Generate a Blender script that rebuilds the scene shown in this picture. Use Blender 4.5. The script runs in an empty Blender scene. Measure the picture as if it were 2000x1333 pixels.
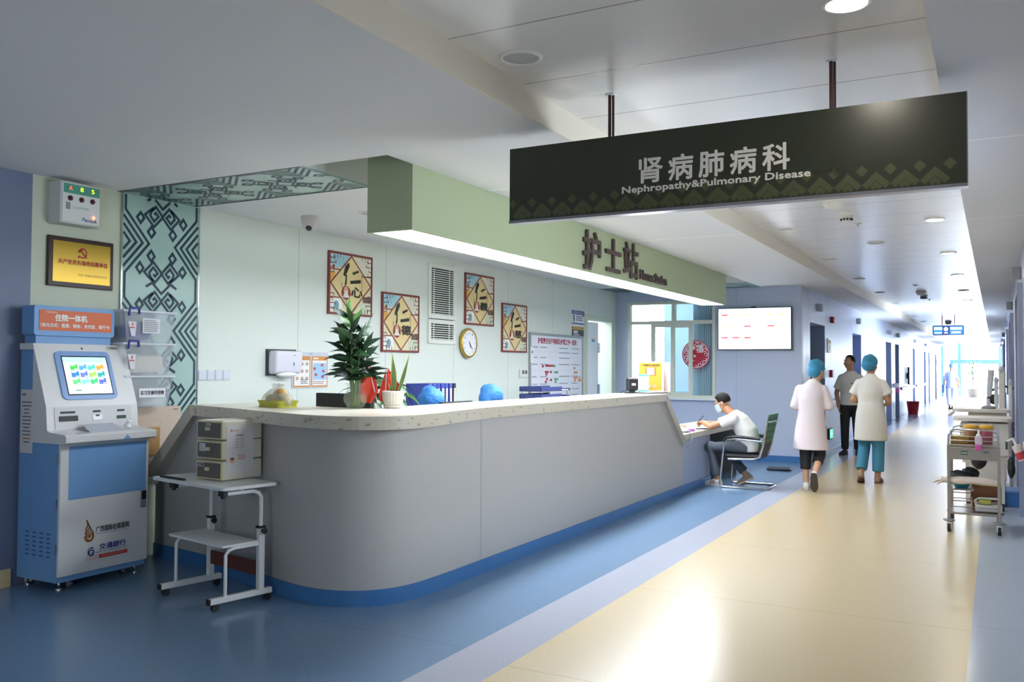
import bpy, bmesh, math, random
from mathutils import Matrix, Vector
S = bpy.context.scene
COL = S.collection
random.seed(7)
PI = math.pi
# ---------------------------------------------------------------- camera
cd = bpy.data.cameras.new('camera'); cam = bpy.data.objects.new('camera', cd); COL.objects.link(cam)
YAW, PIT, ROL = 0.498518509, 0.029406396, 0.005513
cd.sensor_width = 36; cd.lens = 36 * 1736.36 / 2000; cd.clip_start = 0.05; cd.clip_end = 300
_f = Vector((-math.sin(YAW)*math.cos(PIT), math.cos(YAW)*math.cos(PIT), math.sin(PIT)))
_r = Vector((math.cos(YAW), math.sin(YAW), 0)); _u = _r.cross(_f)
_r2 = _r*math.cos(ROL) + _u*math.sin(ROL); _u2 = _u*math.cos(ROL) - _r*math.sin(ROL)
cam.matrix_world = Matrix(((_r2.x, _u2.x, -_f.x, 0), (_r2.y, _u2.y, -_f.y, 0), (_r2.z, _u2.z, -_f.z, 1.5), (0, 0, 0, 1)))
S.camera = cam
# ---------------------------------------------------------------- sky, sun, exposure
W = bpy.data.worlds.new('sky'); S.world = W; W.use_nodes = True
W.node_tree.nodes['Background'].inputs[0].default_value = (0.80, 0.90, 1.0, 1)
W.node_tree.nodes['Background'].inputs[1].default_value = 27.0
S.view_settings.view_transform = 'Standard'; S.view_settings.look = 'None'
S.view_settings.gamma = 1; S.view_settings.exposure = 0.45; S.view_settings.use_curve_mapping = False
S.cycles.use_denoising = True; S.cycles.max_bounces = 10; S.cycles.diffuse_bounces = 6
S.cycles.sample_clamp_indirect = 8.0; S.cycles.caustics_reflective = False; S.cycles.caustics_refractive = False

def portal(name, loc, rot, sx, sy):
    l = bpy.data.lights.new(name, 'AREA'); l.shape = 'RECTANGLE'; l.size = sx; l.size_y = sy
    l.cycles.is_portal = True
    o = bpy.data.objects.new(name, l); o.location = loc; o.rotation_euler = rot; COL.objects.link(o)

# ---------------------------------------------------------------- materials
def lin(h):
    h = h.lstrip('#'); c = [int(h[i:i+2], 16)/255 for i in (0, 2, 4)]
    return tuple(x/12.92 if x <= .04045 else ((x+.055)/1.055)**2.4 for x in c) + (1,)
_mats = {}
def M(hexc, rough=.5, metal=0., spec=.5, trans=0., alpha=1., emit=0., noise=0., nscale=60., bump=0., bscale=200., coat=0.):
    key = (hexc, rough, metal, spec, trans, alpha, emit, noise, nscale, bump, bscale, coat)
    if key in _mats: return _mats[key]
    m = bpy.data.materials.new('m' + hexc.strip('#')); m.use_nodes = True
    nt = m.node_tree; p = nt.nodes['Principled BSDF']; c = lin(hexc)
    p.inputs['Base Color'].default_value = c; p.inputs['Roughness'].default_value = rough
    p.inputs['Metallic'].default_value = metal; p.inputs['Specular IOR Level'].default_value = spec
    p.inputs['Transmission Weight'].default_value = trans; p.inputs['Alpha'].default_value = alpha
    p.inputs['Coat Weight'].default_value = coat
    if emit:
        p.inputs['Emission Color'].default_value = c; p.inputs['Emission Strength'].default_value = emit
    if noise or bump:
        tc = nt.nodes.new('ShaderNodeTexCoord')
    if noise:
        n = nt.nodes.new('ShaderNodeTexNoise'); n.inputs['Scale'].default_value = nscale; n.inputs['Detail'].default_value = 3
        r = nt.nodes.new('ShaderNodeMapRange'); r.inputs['From Min'].default_value = .3; r.inputs['From Max'].default_value = .7
        r.inputs['To Min'].default_value = 1-noise; r.inputs['To Max'].default_value = 1+noise
        h = nt.nodes.new('ShaderNodeHueSaturation'); h.inputs['Color'].default_value = c
        nt.links.new(tc.outputs['Object'], n.inputs['Vector']); nt.links.new(n.outputs['Fac'], r.inputs['Value'])
        nt.links.new(r.outputs['Result'], h.inputs['Value']); nt.links.new(h.outputs['Color'], p.inputs['Base Color'])
    if bump:
        n = nt.nodes.new('ShaderNodeTexNoise'); n.inputs['Scale'].default_value = bscale; n.inputs['Detail'].default_value = 4
        b = nt.nodes.new('ShaderNodeBump'); b.inputs['Strength'].default_value = bump; b.inputs['Distance'].default_value = .02
        nt.links.new(tc.outputs['Object'], n.inputs['Vector']); nt.links.new(n.outputs['Fac'], b.inputs['Height'])
        nt.links.new(b.outputs['Normal'], p.inputs['Normal'])
    _mats[key] = m
    return m
def seam_mat(name, base, seam, axis, period, phase, width, rough, base2=None, spec=.5, noise=.03):
    """a surface with thin joint lines across one axis"""
    m = bpy.data.materials.new(name); m.use_nodes = True; nt = m.node_tree; p = nt.nodes['Principled BSDF']
    g = nt.nodes.new('ShaderNodeNewGeometry'); s = nt.nodes.new('ShaderNodeSeparateXYZ'); nt.links.new(g.outputs['Position'], s.inputs[0])
    a = nt.nodes.new('ShaderNodeMath'); a.operation = 'ADD'; a.inputs[1].default_value = -phase + 1000*period
    d = nt.nodes.new('ShaderNodeMath'); d.operation = 'MODULO'; d.inputs[1].default_value = period
    l = nt.nodes.new('ShaderNodeMath'); l.operation = 'LESS_THAN'; l.inputs[1].default_value = width
    nt.links.new(s.outputs[axis], a.inputs[0]); nt.links.new(a.outputs[0], d.inputs[0]); nt.links.new(d.outputs[0], l.inputs[0])
    n = nt.nodes.new('ShaderNodeTexNoise'); n.inputs['Scale'].default_value = 90; nt.links.new(g.outputs['Position'], n.inputs['Vector'])
    r = nt.nodes.new('ShaderNodeMapRange'); r.inputs['From Min'].default_value = .3; r.inputs['From Max'].default_value = .7
    r.inputs['To Min'].default_value = 1-noise; r.inputs['To Max'].default_value = 1+noise; nt.links.new(n.outputs['Fac'], r.inputs['Value'])
    h = nt.nodes.new('ShaderNodeHueSaturation'); h.inputs['Color'].default_value = lin(base); nt.links.new(r.outputs[0], h.inputs['Value'])
    x = nt.nodes.new('ShaderNodeMix'); x.data_type = 'RGBA'; nt.links.new(l.outputs[0], x.inputs[0])
    nt.links.new(h.outputs[0], x.inputs[6]); x.inputs[7].default_value = lin(seam); nt.links.new(x.outputs[2], p.inputs['Base Color'])
    p.inputs['Roughness'].default_value = rough; p.inputs['Specular IOR Level'].default_value = spec
    return m
# ---------------------------------------------------------------- mesh builder
class MB:
    def __init__(s, mat=None):
        s.v = []; s.f = []; s.mi = []; s.mats = []; s.cur = 0; s.sm = []; s.T = None; s.smooth = False
        if mat: s.use(mat)
    def use(s, m):
        if m not in s.mats: s.mats.append(m)
        s.cur = s.mats.index(m); return s
    def add(s, vs, fs, smooth=None):
        o = len(s.v); T = s.T
        for p in vs:
            p = Vector(p); s.v.append(tuple(T @ p) if T else tuple(p))
        sm = s.smooth if smooth is None else smooth
        for f in fs:
            s.f.append([i+o for i in f]); s.mi.append(s.cur); s.sm.append(sm)
        return s
    def box(s, x0, y0, z0, x1, y1, z1, bev=0., seg=2):
        if x0 > x1: x0, x1 = x1, x0
        if y0 > y1: y0, y1 = y1, y0
        if z0 > z1: z0, z1 = z1, z0
        V = [(x0,y0,z0),(x1,y0,z0),(x1,y1,z0),(x0,y1,z0),(x0,y0,z1),(x1,y0,z1),(x1,y1,z1),(x0,y1,z1)]
        F = [(0,3,2,1),(4,5,6,7),(0,1,5,4),(1,2,6,5),(2,3,7,6),(3,0,4,7)]
        if bev:
            b = bmesh.new(); vv = [b.verts.new(p) for p in V]
            for f in F: b.faces.new([vv[i] for i in f])
            bmesh.ops.bevel(b, geom=b.edges[:], offset=min(bev, .49*min(x1-x0, y1-y0, z1-z0)), segments=seg, affect='EDGES', profile=.5)
            b.verts.index_update(); V = [v.co.copy() for v in b.verts]; F = [[v.index for v in f.verts] for f in b.faces]; b.free()
        return s.add(V, F, False)
    def tube(s, pts, r, n=10, caps=True, closed=False):
        P = [Vector(p) for p in pts]; k = len(P); R = list(r) if isinstance(r, (list, tuple)) else [r]*k
        tang = []
        for i in range(k):
            a = P[i-1] if (i or closed) else P[i]; b = P[(i+1) % k] if (i < k-1 or closed) else P[i]
            t = b-a; tang.append(t.normalized() if t.length > 1e-9 else Vector((0,0,1)))
        t0 = tang[0]; nrm = t0.orthogonal().normalized(); V = []
        for i in range(k):
            t = tang[i]; nrm = nrm - t*nrm.dot(t)
            nrm = nrm.normalized() if nrm.length > 1e-6 else t.orthogonal().normalized()
            bi = t.cross(nrm)
            for j in range(n):
                a = 2*PI*j/n; V.append(P[i] + (nrm*math.cos(a) + bi*math.sin(a))*R[i])
        F = []
        for i in range(k if closed else k-1):
            i2 = (i+1) % k
            for j in range(n):
                F.append((i*n+j, i*n+(j+1) % n, i2*n+(j+1) % n, i2*n+j))
        s.add(V, F, True)
        if caps and not closed:
            s.add(V[:n], [tuple(range(n-1, -1, -1))], False); s.add(V[-n:], [tuple(range(n))], False)
        return s
    def lathe(s, prof, c=(0,0,0), n=24, cap=True):
        V = []; F = []
        for (r, z) in prof:
            for j in range(n):
                a = 2*PI*j/n; V.append((c[0]+r*math.cos(a), c[1]+r*math.sin(a), c[2]+z))
        for i in range(len(prof)-1):
            for j in range(n): F.append((i*n+j, i*n+(j+1) % n, (i+1)*n+(j+1) % n, (i+1)*n+j))
        s.add(V, F, True)
        if cap:
            if prof[0][0] > 1e-4: s.add(V[:n], [tuple(range(n-1, -1, -1))], False)
            if prof[-1][0] > 1e-4: s.add(V[-n:], [tuple(range(n))], False)
        return s
    def ell(s, c, r, R=None, n=16, m=10):
        c = Vector(c); V = []; F = []
        for i in range(m+1):
            th = PI*i/m
            for j in range(n):
                a = 2*PI*j/n; p = Vector((r[0]*math.sin(th)*math.cos(a), r[1]*math.sin(th)*math.sin(a), r[2]*math.cos(th)))
                V.append(c + (R @ p if R else p))
        for i in range(m):
            for j in range(n): F.append((i*n+j, (i+1)*n+j, (i+1)*n+(j+1) % n, i*n+(j+1) % n))
        return s.add(V, F, True)
    def prism(s, poly, w0, w1):
        n = len(poly); a = sum(poly[i][0]*poly[(i+1) % n][1]-poly[(i+1) % n][0]*poly[i][1] for i in range(n))
        if a < 0: poly = poly[::-1]
        V = [(p[0], p[1], w0) for p in poly] + [(p[0], p[1], w1) for p in poly]
        F = [tuple(range(n-1, -1, -1)), tuple(range(n, 2*n))] + [(i, (i+1) % n, n+(i+1) % n, n+i) for i in range(n)]
        return s.add(V, F, False)
    def face(s, pts): return s.add(pts, [tuple(range(len(pts)))], False)
    def rect(s, u0, v0, u1, v1, w): return s.face([(u0,v0,w),(u1,v0,w),(u1,v1,w),(u0,v1,w)])
    def disc(s, u, v, w, r, n=24, r2=0., ry=None):
        k = (ry or r)/r
        if not r2: return s.face([(u+r*math.cos(2*PI*j/n), v+k*r*math.sin(2*PI*j/n), w) for j in range(n)])
        V = []
        for q in (r, r2): V += [(u+q*math.cos(2*PI*j/n), v+k*q*math.sin(2*PI*j/n), w) for j in range(n)]
        return s.add(V, [(j, (j+1) % n, n+(j+1) % n, n+j) for j in range(n)], False)
    def strip(s, pts, wd, w, closed=False):
        """flat mitred line in the uv plane"""
        P = [Vector(p) for p in pts]; k = len(P); V = []; h = wd/2
        for i in range(k):
            a = P[i]-P[i-1] if (i or closed) else None; b = P[(i+1) % k]-P[i] if (i < k-1 or closed) else None
            if a is None: a = b
            if b is None: b = a
            a = a.normalized(); b = b.normalized(); na = Vector((-a.y, a.x)); nb = Vector((-b.y, b.x)); m = na+nb
            m = m/max(m.length_squared, .3)*2 if m.length > 1e-3 else na
            V += [(P[i].x+m.x*h, P[i].y+m.y*h, w), (P[i].x-m.x*h, P[i].y-m.y*h, w)]
        F = [(2*i, 2*i+1, 2*((i+1) % k)+1, 2*((i+1) % k)) for i in range(k if closed else k-1)]
        return s.add(V, F, False)
    def mesh(s, name):
        me = bpy.data.meshes.new(name); me.from_pydata(s.v, [], s.f)
        for m in s.mats: me.materials.append(m)
        me.polygons.foreach_set('material_index', s.mi); me.polygons.foreach_set('use_smooth', s.sm); me.update()
        return me
    def obj(s, name, parent=None, **props):
        o = bpy.data.objects.new(name, s.mesh(name)); COL.objects.link(o)
        if parent: o.parent = parent
        for k, v in props.items(): o[k] = v
        return o
FR = {'up': ((1,0,0),(0,1,0),(0,0,1)), '+X': ((0,1,0),(0,0,1),(1,0,0)), '-Y': ((1,0,0),(0,0,1),(0,-1,0)),
      '-X': ((0,-1,0),(0,0,1),(-1,0,0)), 'down': ((1,0,0),(0,-1,0),(0,0,-1))}
def frame(o, u, v, w):
    return Matrix(((u[0],v[0],w[0],o[0]),(u[1],v[1],w[1],o[1]),(u[2],v[2],w[2],o[2]),(0,0,0,1)))
def tag(o, label, cat, group=None):
    o['label'] = label; o['category'] = cat
    if group: o['group'] = group
    return o
def thing(name, label, cat, loc=(0,0,0), face='up', rz=0., group=None):
    o = bpy.data.objects.new(name, None); COL.objects.link(o); o.empty_display_size = .05
    o.matrix_world = frame(loc, *FR[face]) if face != 'up' else Matrix.Translation(loc) @ Matrix.Rotation(rz, 4, 'Z')
    return tag(o, label, cat, group)
def solo(name, mb, label, cat, loc=(0,0,0), face='up', rz=0., group=None):
    """a thing that is one mesh"""
    o = mb.obj(name)
    o.matrix_world = frame(loc, *FR[face]) if face != 'up' else Matrix.Translation(loc) @ Matrix.Rotation(rz, 4, 'Z')
    return tag(o, label, cat, group)
def struct(name, mb, kind='structure'):
    o = mb.obj(name); o['kind'] = kind; return o
def dup(o, parent=None):
    c = o.copy(); COL.objects.link(c); c.parent = parent
    for ch in list(o.children): dup(ch, c)
    return c
# ---------------------------------------------------------------- lettering
_tc = {}
def glyphs(body):
    if body in _tc: return _tc[body]
    c = bpy.data.curves.new('lettering', 'FONT'); c.body = body; c.resolution_u = 2; c.fill_mode = 'FRONT'
    o = bpy.data.objects.new('lettering', c); COL.objects.link(o)
    dg = bpy.context.evaluated_depsgraph_get(); dg.update()
    me = bpy.data.meshes.new_from_object(o.evaluated_get(dg))
    V = [(v.co.x, v.co.y) for v in me.vertices]; F = [list(p.vertices) for p in me.polygons]
    x0 = min(v[0] for v in V); x1 = max(v[0] for v in V); y0 = min(v[1] for v in V); y1 = max(v[1] for v in V)
    V = [((x-x0)/(x1-x0), (y-y0)/(y1-y0)) for x, y in V]
    bpy.data.objects.remove(o); bpy.data.curves.remove(c); bpy.data.meshes.remove(me)
    _tc[body] = (V, F); return _tc[body]
def put_text(mb, body, u0, v0, u1, v1, w, mat, bold=0., depth=0.):
    V, F = glyphs(body); mb.use(mat)
    offs = [(0, 0)] if not bold else [(bold*math.cos(a*PI/4), bold*math.sin(a*PI/4)) for a in (range(8) if not depth else range(0, 8, 2))]
    for k, (dx, dy) in enumerate(offs):
        Q = [(u0+dx+x*(u1-u0), v0+dy+y*(v1-v0)) for x, y in V]
        if depth:
            w += 2e-4
            n = len(Q); cnt = {}
            for f in F:
                for i in range(len(f)):
                    e = (f[i], f[(i+1) % len(f)]); cnt[tuple(sorted(e))] = cnt.get(tuple(sorted(e)), 0)+1
            sides = []
            for f in F:
                for i in range(len(f)):
                    a, b = f[i], f[(i+1) % len(f)]
                    if cnt[tuple(sorted((a, b)))] == 1: sides.append((a, b, b+n, a+n)); 
            mb.add([(x, y, w) for x, y in Q] + [(x, y, w+depth) for x, y in Q], [[i+n for i in f] for f in F] + [s[::-1] for s in sides], False)
        else:
            mb.add([(x, y, w+k*1.5e-4) for x, y in Q], F, False)
    return mb
def text(parent, body, u0, v0, u1, v1, w, mat, bold=0., depth=0., name='lettering', T=None):
    mb = MB(); mb.T = T; put_text(mb, body, u0, v0, u1, v1, w, mat, bold, depth)
    return mb.obj(name, parent)
def scribble(mb, u0, v0, u1, v1, rows, w, mat, fill=.55, rnd=None, gap=.12):
    """rows of word-like dashes too small to read"""
    rnd = rnd or random.Random(int(abs(u0*977+v0*131+rows)*1000)); mb.use(mat); h = (v1-v0)/rows
    for i in range(rows):
        v = v1-(i+.5)*h; u = u0; end = u0+(u1-u0)*rnd.uniform(.7, 1)
        while u < end:
            l = h*rnd.uniform(.5, 1.6)
            mb.rect(u, v-h*fill/2, min(u+l*.8, end), v+h*fill/2, w); u += l*(.8+gap)+h*.1
    return mb
def lumpy(mb, amp, seed=1):
    r = random.Random(seed); mb.v = [(x+r.uniform(-amp, amp), y+r.uniform(-amp, amp), z+r.uniform(-amp, amp)) for x, y, z in mb.v]; return mb
# common materials
WHITE = M('#e4e2de', .5); PLASTIC = M('#dcdbd6', .35); BLACK = M('#17181a', .5); CHROME = M('#c9ccd0', .18, 1.)
STEEL = M('#b3aca2', .32, .9); GREY = M('#8b8d90', .5); PAPER = M('#e6e4e0', .8); INK = M('#2a2a2c', .7); RED = M('#c22a30', .5)
NAVY = M('#39457e', .5); INKG = M('#6a6c70', .8); DARK = M('#2a2c2e', .6)
# ================================================================ the place
ZL, ZA, XB, YF, XC = 2.83, 2.99, -5.89, 14.65, -2.72
YE = 56.0
GYP = M('#e1e1e2', .75); FASC = M('#e0d8c6', .4)
SLATW = seam_mat('station_wall', '#d8dfd5', '#9ba39c', 1, 1.395, 6.513, .006, .38, noise=.015)
CORW = seam_mat('corridor_wall', '#b4c0dc', '#8794b6', 1, 1.1, 15.2, .012, .3, noise=.015)
FARW = seam_mat('end_wall', '#bac4da', '#8f9ab8', 0, 1.2, -3.765, .006, .45, noise=.015)
ALU = seam_mat('aluminium_ceiling', '#e6e5e3', '#a8a49c', 1, .7325, 4.097, .011, .24, noise=.01)
GYPJ = seam_mat('board_ceiling', '#e2e2e3', '#f6f5f2', 1, 3.02, 8.77, .03, .6, noise=.01)
FB = seam_mat('floor_blue', '#66829f', '#56718f', 1, 20, 4.1, .004, .24, noise=.10)
FG = seam_mat('floor_grey', '#a9acb9', '#9a9ca8', 1, 20, 4.9, .004, .2, noise=.06)
FC = seam_mat('floor_cream', '#c8b48c', '#a8926c', 1, 1.83, 5.78, .005, .25, noise=.05)
FG2 = seam_mat('floor_grey_right', '#a7b0ba', '#8d95a0', 1, 1.83, 5.9, .005, .17, noise=.06)
b = MB(FB); b.box(-8, -5, -.1, -2.5, YE, 0)
b.use(FG).box(-2.5, -5, -.1, -2.17, YE, 0); b.use(FC).box(-2.17, -5, -.1, -.14, YE, 0)
b.use(FG2).box(-.14, -5, -.1, 2.5, YE, 0); b.use(FG).box(-8, YE, -.1, 8, 66, -.005)
struct('floor', b)
b = MB(GYP); b.box(-8, -5, ZL, -2.18, 4.5, 3.2); b.use(GYPJ); b.box(-3.35, 4.5, ZL, -2.18, 15.2, 3.2); b.box(-3.2, 15.2, ZL, -2.18, YE, 3.2)
b.use(GYP).box(XB-.1, 5.24, ZL, -4.07, 13.85, 3.2); b.box(XB-.1, 4.5, ZL+.012, -4.07, 5.24, 3.2); b.box(XB-.1, 13.85, ZL+.012, -3.35, YF, 3.2)
b.use(M('#8d8d86', .7)).box(-4.07, 4.5, 3.12, -3.35, 13.85, 3.2)
b.use(FASC).box(-2.18, -5, ZL, -2.172, YE, ZA+.05); b.use(GYPJ).box(-.22, -5, ZL, 2.5, YE, 3.2)
struct('ceiling', b)
struct('ceiling', MB(ALU).box(-2.172, -5, ZA, -.22, YE, 3.2))
# left wall with the plaque, mural and posters; opening for the duty room door
b = MB(M('#c6ccb6', .5)); b.box(XB-.12, 3.815, 0, XB, 5.28, ZL)
b.use(M('#6c7690', .45)).box(XB-.12, 3.0, 0, XB, 3.815, ZL)
b.use(M('#b4b2ac', .5)).box(XB-.12, -5, 0, XB, 3.0, ZL)
b.use(SLATW).box(XB-.12, 5.28, 0, XB, 13.36, ZL); b.box(XB-.12, 13.36, 2.285, XB, 14.395, ZL); b.box(XB-.12, 14.395, 0, XB, YF, ZL)
struct('wall_left', b)
b = MB(M('#cfd5bf', .4))
for (y0, y1, z0, z1) in ((13.28, 13.363, .002, 2.37), (14.392, 14.56, .002, 2.37), (13.364, 14.391, 2.282, 2.369)): b.box(XB-.116, y0, z0, XB+.03, y1, z1, .006)
struct('trim_1', b)
b = MB(M('#cdb98c', .5)); b.box(XB+.012, 3.0, 0, XB+.03, 3.7, .12); struct('baseboard_left', b)
# lit duty room behind the open door
b = MB(M('#eef0f0', .7)); b.box(-8.2, 12.9, 0, -8.1, 14.7, 2.9); b.box(-8.1, 14.7, 0, XB-.12, 14.75, 2.9); b.box(-8.2, 12.8, 0, XB-.12, 12.9, 2.9)
b.box(-8.2, 12.8, 2.9, -7.4, 14.75, 3.0); b.box(-6.8, 12.8, 2.9, XB-.12, 14.75, 3.0); b.box(-8.2, 12.8, -.1, XB-.12, 14.75, -.001)
struct('wall_duty_room', b)
t = thing('door_1', 'white door leaf standing ajar beside the whiteboard', 'door', (XB-.06, 13.38, 0), '+X'); t['kind'] = 'structure'
MB(M('#eef1f3', .4)).box(0, .01, -.02, .55, 2.26, .02, .004).obj('leaf', t)
b = MB(M('#c9ccd0', .4)); b.box(.56, .01, -.05, .66, 2.26, -.02); b.obj('edge', t)
for v in (1.05, 1.75): MB(CHROME).box(.585, v, -.02, .64, v+.17, .03, .006).obj('hinge', t)
b = MB(M('#5aa6dd', .5)); b.box(.30, 1.93, .02, .42, 1.96, .024); b.use(M('#e8a060')).box(.30, 1.965, .02, .42, 1.985, .024); b.obj('name_plate', t)
# end wall of the station with its window
WX0, WX1, WZ0, WZ1 = -5.667, -4.105, .99, 2.64
b = MB(FARW); b.box(XB-.12, YF, 0, WX0, YF+.14, ZL+.05); b.box(WX1, YF, 0, XC, YF+.14, ZL+.05); b.box(WX0, YF, 0, WX1, YF+.14, WZ0); b.box(WX0, YF, WZ1, WX1, YF+.14, ZL+.05)
struct('wall_back', b)
FRM = M('#d6d8c8', .4)
t = thing('window_1', 'cream framed sliding window in the blue end wall', 'window', (0, YF, 0), '-Y'); t['kind'] = 'structure'
b = MB(FRM)
b.box(WX0+.001, WZ0+.001, -.1, WX0+.05, WZ1-.001, .02); b.box(WX1-.05, WZ0+.001, -.1, WX1-.001, WZ1-.001, .02); b.box(WX0+.05, WZ1-.05, -.099, WX1-.05, WZ1-.001, .018); b.box(WX0+.05, WZ0+.001, -.099, WX1-.05, WZ0+.05, .018)
b.box(WX0+.05, 2.25, -.098, WX1-.05, 2.31, .015); b.box(-4.865, 2.31, -.097, -4.81, WZ1-.05, .013); b.obj('window_frame', t)
b = MB(FRM)
for x in (-5.245, -4.89, ): b.box(x, WZ0+.05, -.06, x+.07, 2.25, -.02)
b.box(-4.57, WZ0+.05, -.03, -4.50, 2.25, .005); b.box(-4.82, 2.19, -.028, -4.57, 2.249, .003); b.box(-5.175, WZ0+.051, -.028, -4.89, WZ0+.1, .003); b.box(-4.82, WZ0+.051, -.028, -4.57, WZ0+.1, .003); b.box(-5.175, 2.2, -.05, -4.89, 2.249, -.01)
b.obj('window_sash', t)
MB(M('#e9f4f7', .05, 0, .2, 0., .06)).box(WX0+.05, WZ0+.05, -.072, WX1-.05, WZ1-.05, -.068).obj('pane', t)
MB(M('#e4e8ee', .4)).box(WX0-.02, WZ0-.03, -.05, WX1+.02, WZ0, .07, .006).obj('window_sill', t)
# room seen through that window
b = MB(M('#e4edf0', .7)); b.box(-12, 18.6, 0, -8.6, 18.7, 3); b.box(-8.6, 18.6, 0, -6.35, 18.7, .5); b.box(-8.6, 18.6, 2.85, -6.35, 18.7, 3)
b.use(M('#d3ebf6', .6)).box(-6.35, 18.6, 1.0, -3.1, 18.7, 3); b.use(M('#7cc4dc', .6)).box(-6.35, 18.59, 0, -3.1, 18.7, 1.0)
b.use(M('#dde8ee', .7)).box(-3.2, YF+.14, 0, -3.1, 18.7, 3); b.box(-12, YF+.14, 3, -3.1, 18.7, 3.1); b.use(M('#b4bec6', .6)).box(-12, YF+.14, -.1, -3.1, 18.7, 0); b.box(-12.1, YF+.14, 0, -12, 18.7, 3); b.box(-12, YF+.04, 0, XB-.14, YF+.14, 3)
struct('wall_next_room', b)
portal('window_portal', (-7.475, 18.55, 1.675), (-PI/2, 0, 0), 2.2, 2.3)
# corridor wall: recessed door bays
bays = [(15.4, 16.86), (20.4, 21.8), (27.0, 28.5), (29.6, 30.9), (36.1, 37.3), (42, 43.2), (44.8, 46), (50, 51.2)]
b = MB(CORW); LT = M('#bfcbe4', .3); RV = M('#7f8fb4', .45); y = YF+.14
for (y0, y1) in bays:
    b.use(CORW).box(XC-.3, y, 0, XC, y0, ZL+.05); b.use(LT).box(XC-.3, y0, 2.28, XC, y1, ZL+.05)
    b.use(RV).box(XC-.36, y0-.01, 0, XC-.3, y1+.01, 2.3); b.box(XC-.298, y1-.012, 0, XC-.004, y1-.002, 2.278); b.box(XC-.298, y0+.002, 0, XC-.004, y0+.012, 2.278)
    y = y1
b.use(CORW).box(XC-.3, y, 0, XC, YE, ZL+.05)
struct('wall_corridor', b)
for i, (y0, y1) in enumerate(bays):
    t = thing('door_%d' % (i+2), ['pale green ward door in the bay beside the end wall', 'blue ward door in the second bay of the corridor', 'blue ward door in the third bay of the corridor',
        'blue ward door in the fourth bay of the corridor', 'blue ward door in the fifth bay of the corridor', 'blue ward door in the sixth bay of the corridor',
        'blue ward door in the seventh bay of the corridor', 'blue ward door in the farthest bay of the corridor'][i], 'door', (XC-.3, y0, 0), '+X'); t['kind'] = 'structure'
    w = y1-y0
    MB(M('#b4cdc4' if i == 0 else '#9fb0cf', .4)).box(.06, 0, .005, w-.06, 2.24, .04).obj('leaf', t)
    MB(M('#93a2c0', .4)).box(w*.55, 1.2, .041, w*.8, 1.9, .045).obj('pane', t); MB(CHROME).box(w-.2, .98, .04, w-.12, 1.1, .08, .01).obj('handle', t)
b = MB(M('#3f74aa', .35)); b.box(-3.8, YF-.014, 0, XC+.012, YF, .1); b.box(XB, YF-.014, 0, -3.8, YF, .1); struct('baseboard_back', b)
b = MB(M('#e9eef4', .3)); y = YF
for (y0, y1) in bays: b.box(XC, y, 0, XC+.012, y0, .03 if y > 15 else .1); y = y1
b.box(XC, y, 0, XC+.012, YE, .03); struct('baseboard_corridor', b)
# right wall, with ward doorways standing open to daylight
rb = [(10.6, 11.9), (16.2, 17.6), (22.6, 24.4), (30, 31.5), (36, 37.5), (43, 44.5)]
b = MB(M('#b7bfd2', .35)); y = -5
for (y0, y1, z0, z1) in ((-4.2, -2.6, 1.2, 2.5), (4.8, 6.6, 1.55, 2.0)):     # unseen openings added to light the foreground and the counter front
    b.box(.25, y, 0, .5, y0, ZL+.05); b.box(.25, y0, 0, .5, y1, z0); b.box(.25, y0, z1, .5, y1, ZL+.05); y = y1
for (y0, y1) in rb:
    if y1 == 24.4: b.box(.25, y0, 0, .5, y1, .95)
    b.box(.25, y, 0, .5, y0, ZL+.05); b.box(.25, y0, 2.3, .5, y1, ZL+.05); y = y1
b.box(.25, y, 0, .5, YE, ZL+.05); struct('wall_right', b)
b = MB(M('#8e97b0', .4))
for i, (y0, y1) in enumerate(rb):
    for yy in (y0-.1, y1): b.box(.2, yy, .95 if y1 == 24.4 else 0, .3, yy+.1, 2.299)
    b.box(.199, y0-.101, 2.3, .3, y1+.101, 2.4)
struct('trim_2', b)
for i in (0, 1, 3):
    y0, y1 = rb[i]
    t = thing('door_%d' % (i+10), 'closed pinkish ward door, number %s from the camera on the right wall' % ['one', 'two', '', 'four', 'five', 'six'][i], 'door', (.33, y1, 0), '-X'); t['kind'] = 'structure'
    MB(M('#cbbfc6', .4)).box(0, .005, -.04, y1-y0, 2.3, 0).obj('leaf', t); MB(CHROME).box(.08, 1, 0, .16, 1.1, .05, .01).obj('handle', t)
for y0, y1 in (rb[2], rb[4], rb[5]): portal('ward_portal', (.4, (y0+y1)/2, 1.15), (0, PI/2, 0), 2.25, y1-y0)
portal('fill_opening_portal', (.4, -3.4, 1.85), (0, PI/2, 0), 1.3, 1.6); portal('fill_opening_portal', (.4, 5.7, 1.775), (0, PI/2, 0), .45, 1.8)  # portals for the two added fill-light openings
# the back of the hall, behind the camera: closed wall, coloured dark to limit bounce light
b = MB(M('#85837f', .6)); b.box(-8, -5.1, 0, .5, -5, 3.2); b.box(-8.1, -5, 0, -8, 3.0, 3.2); b.box(-8, 2.9, 0, XB-.12, 3.0, 3)
struct('wall_behind', b)
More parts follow.
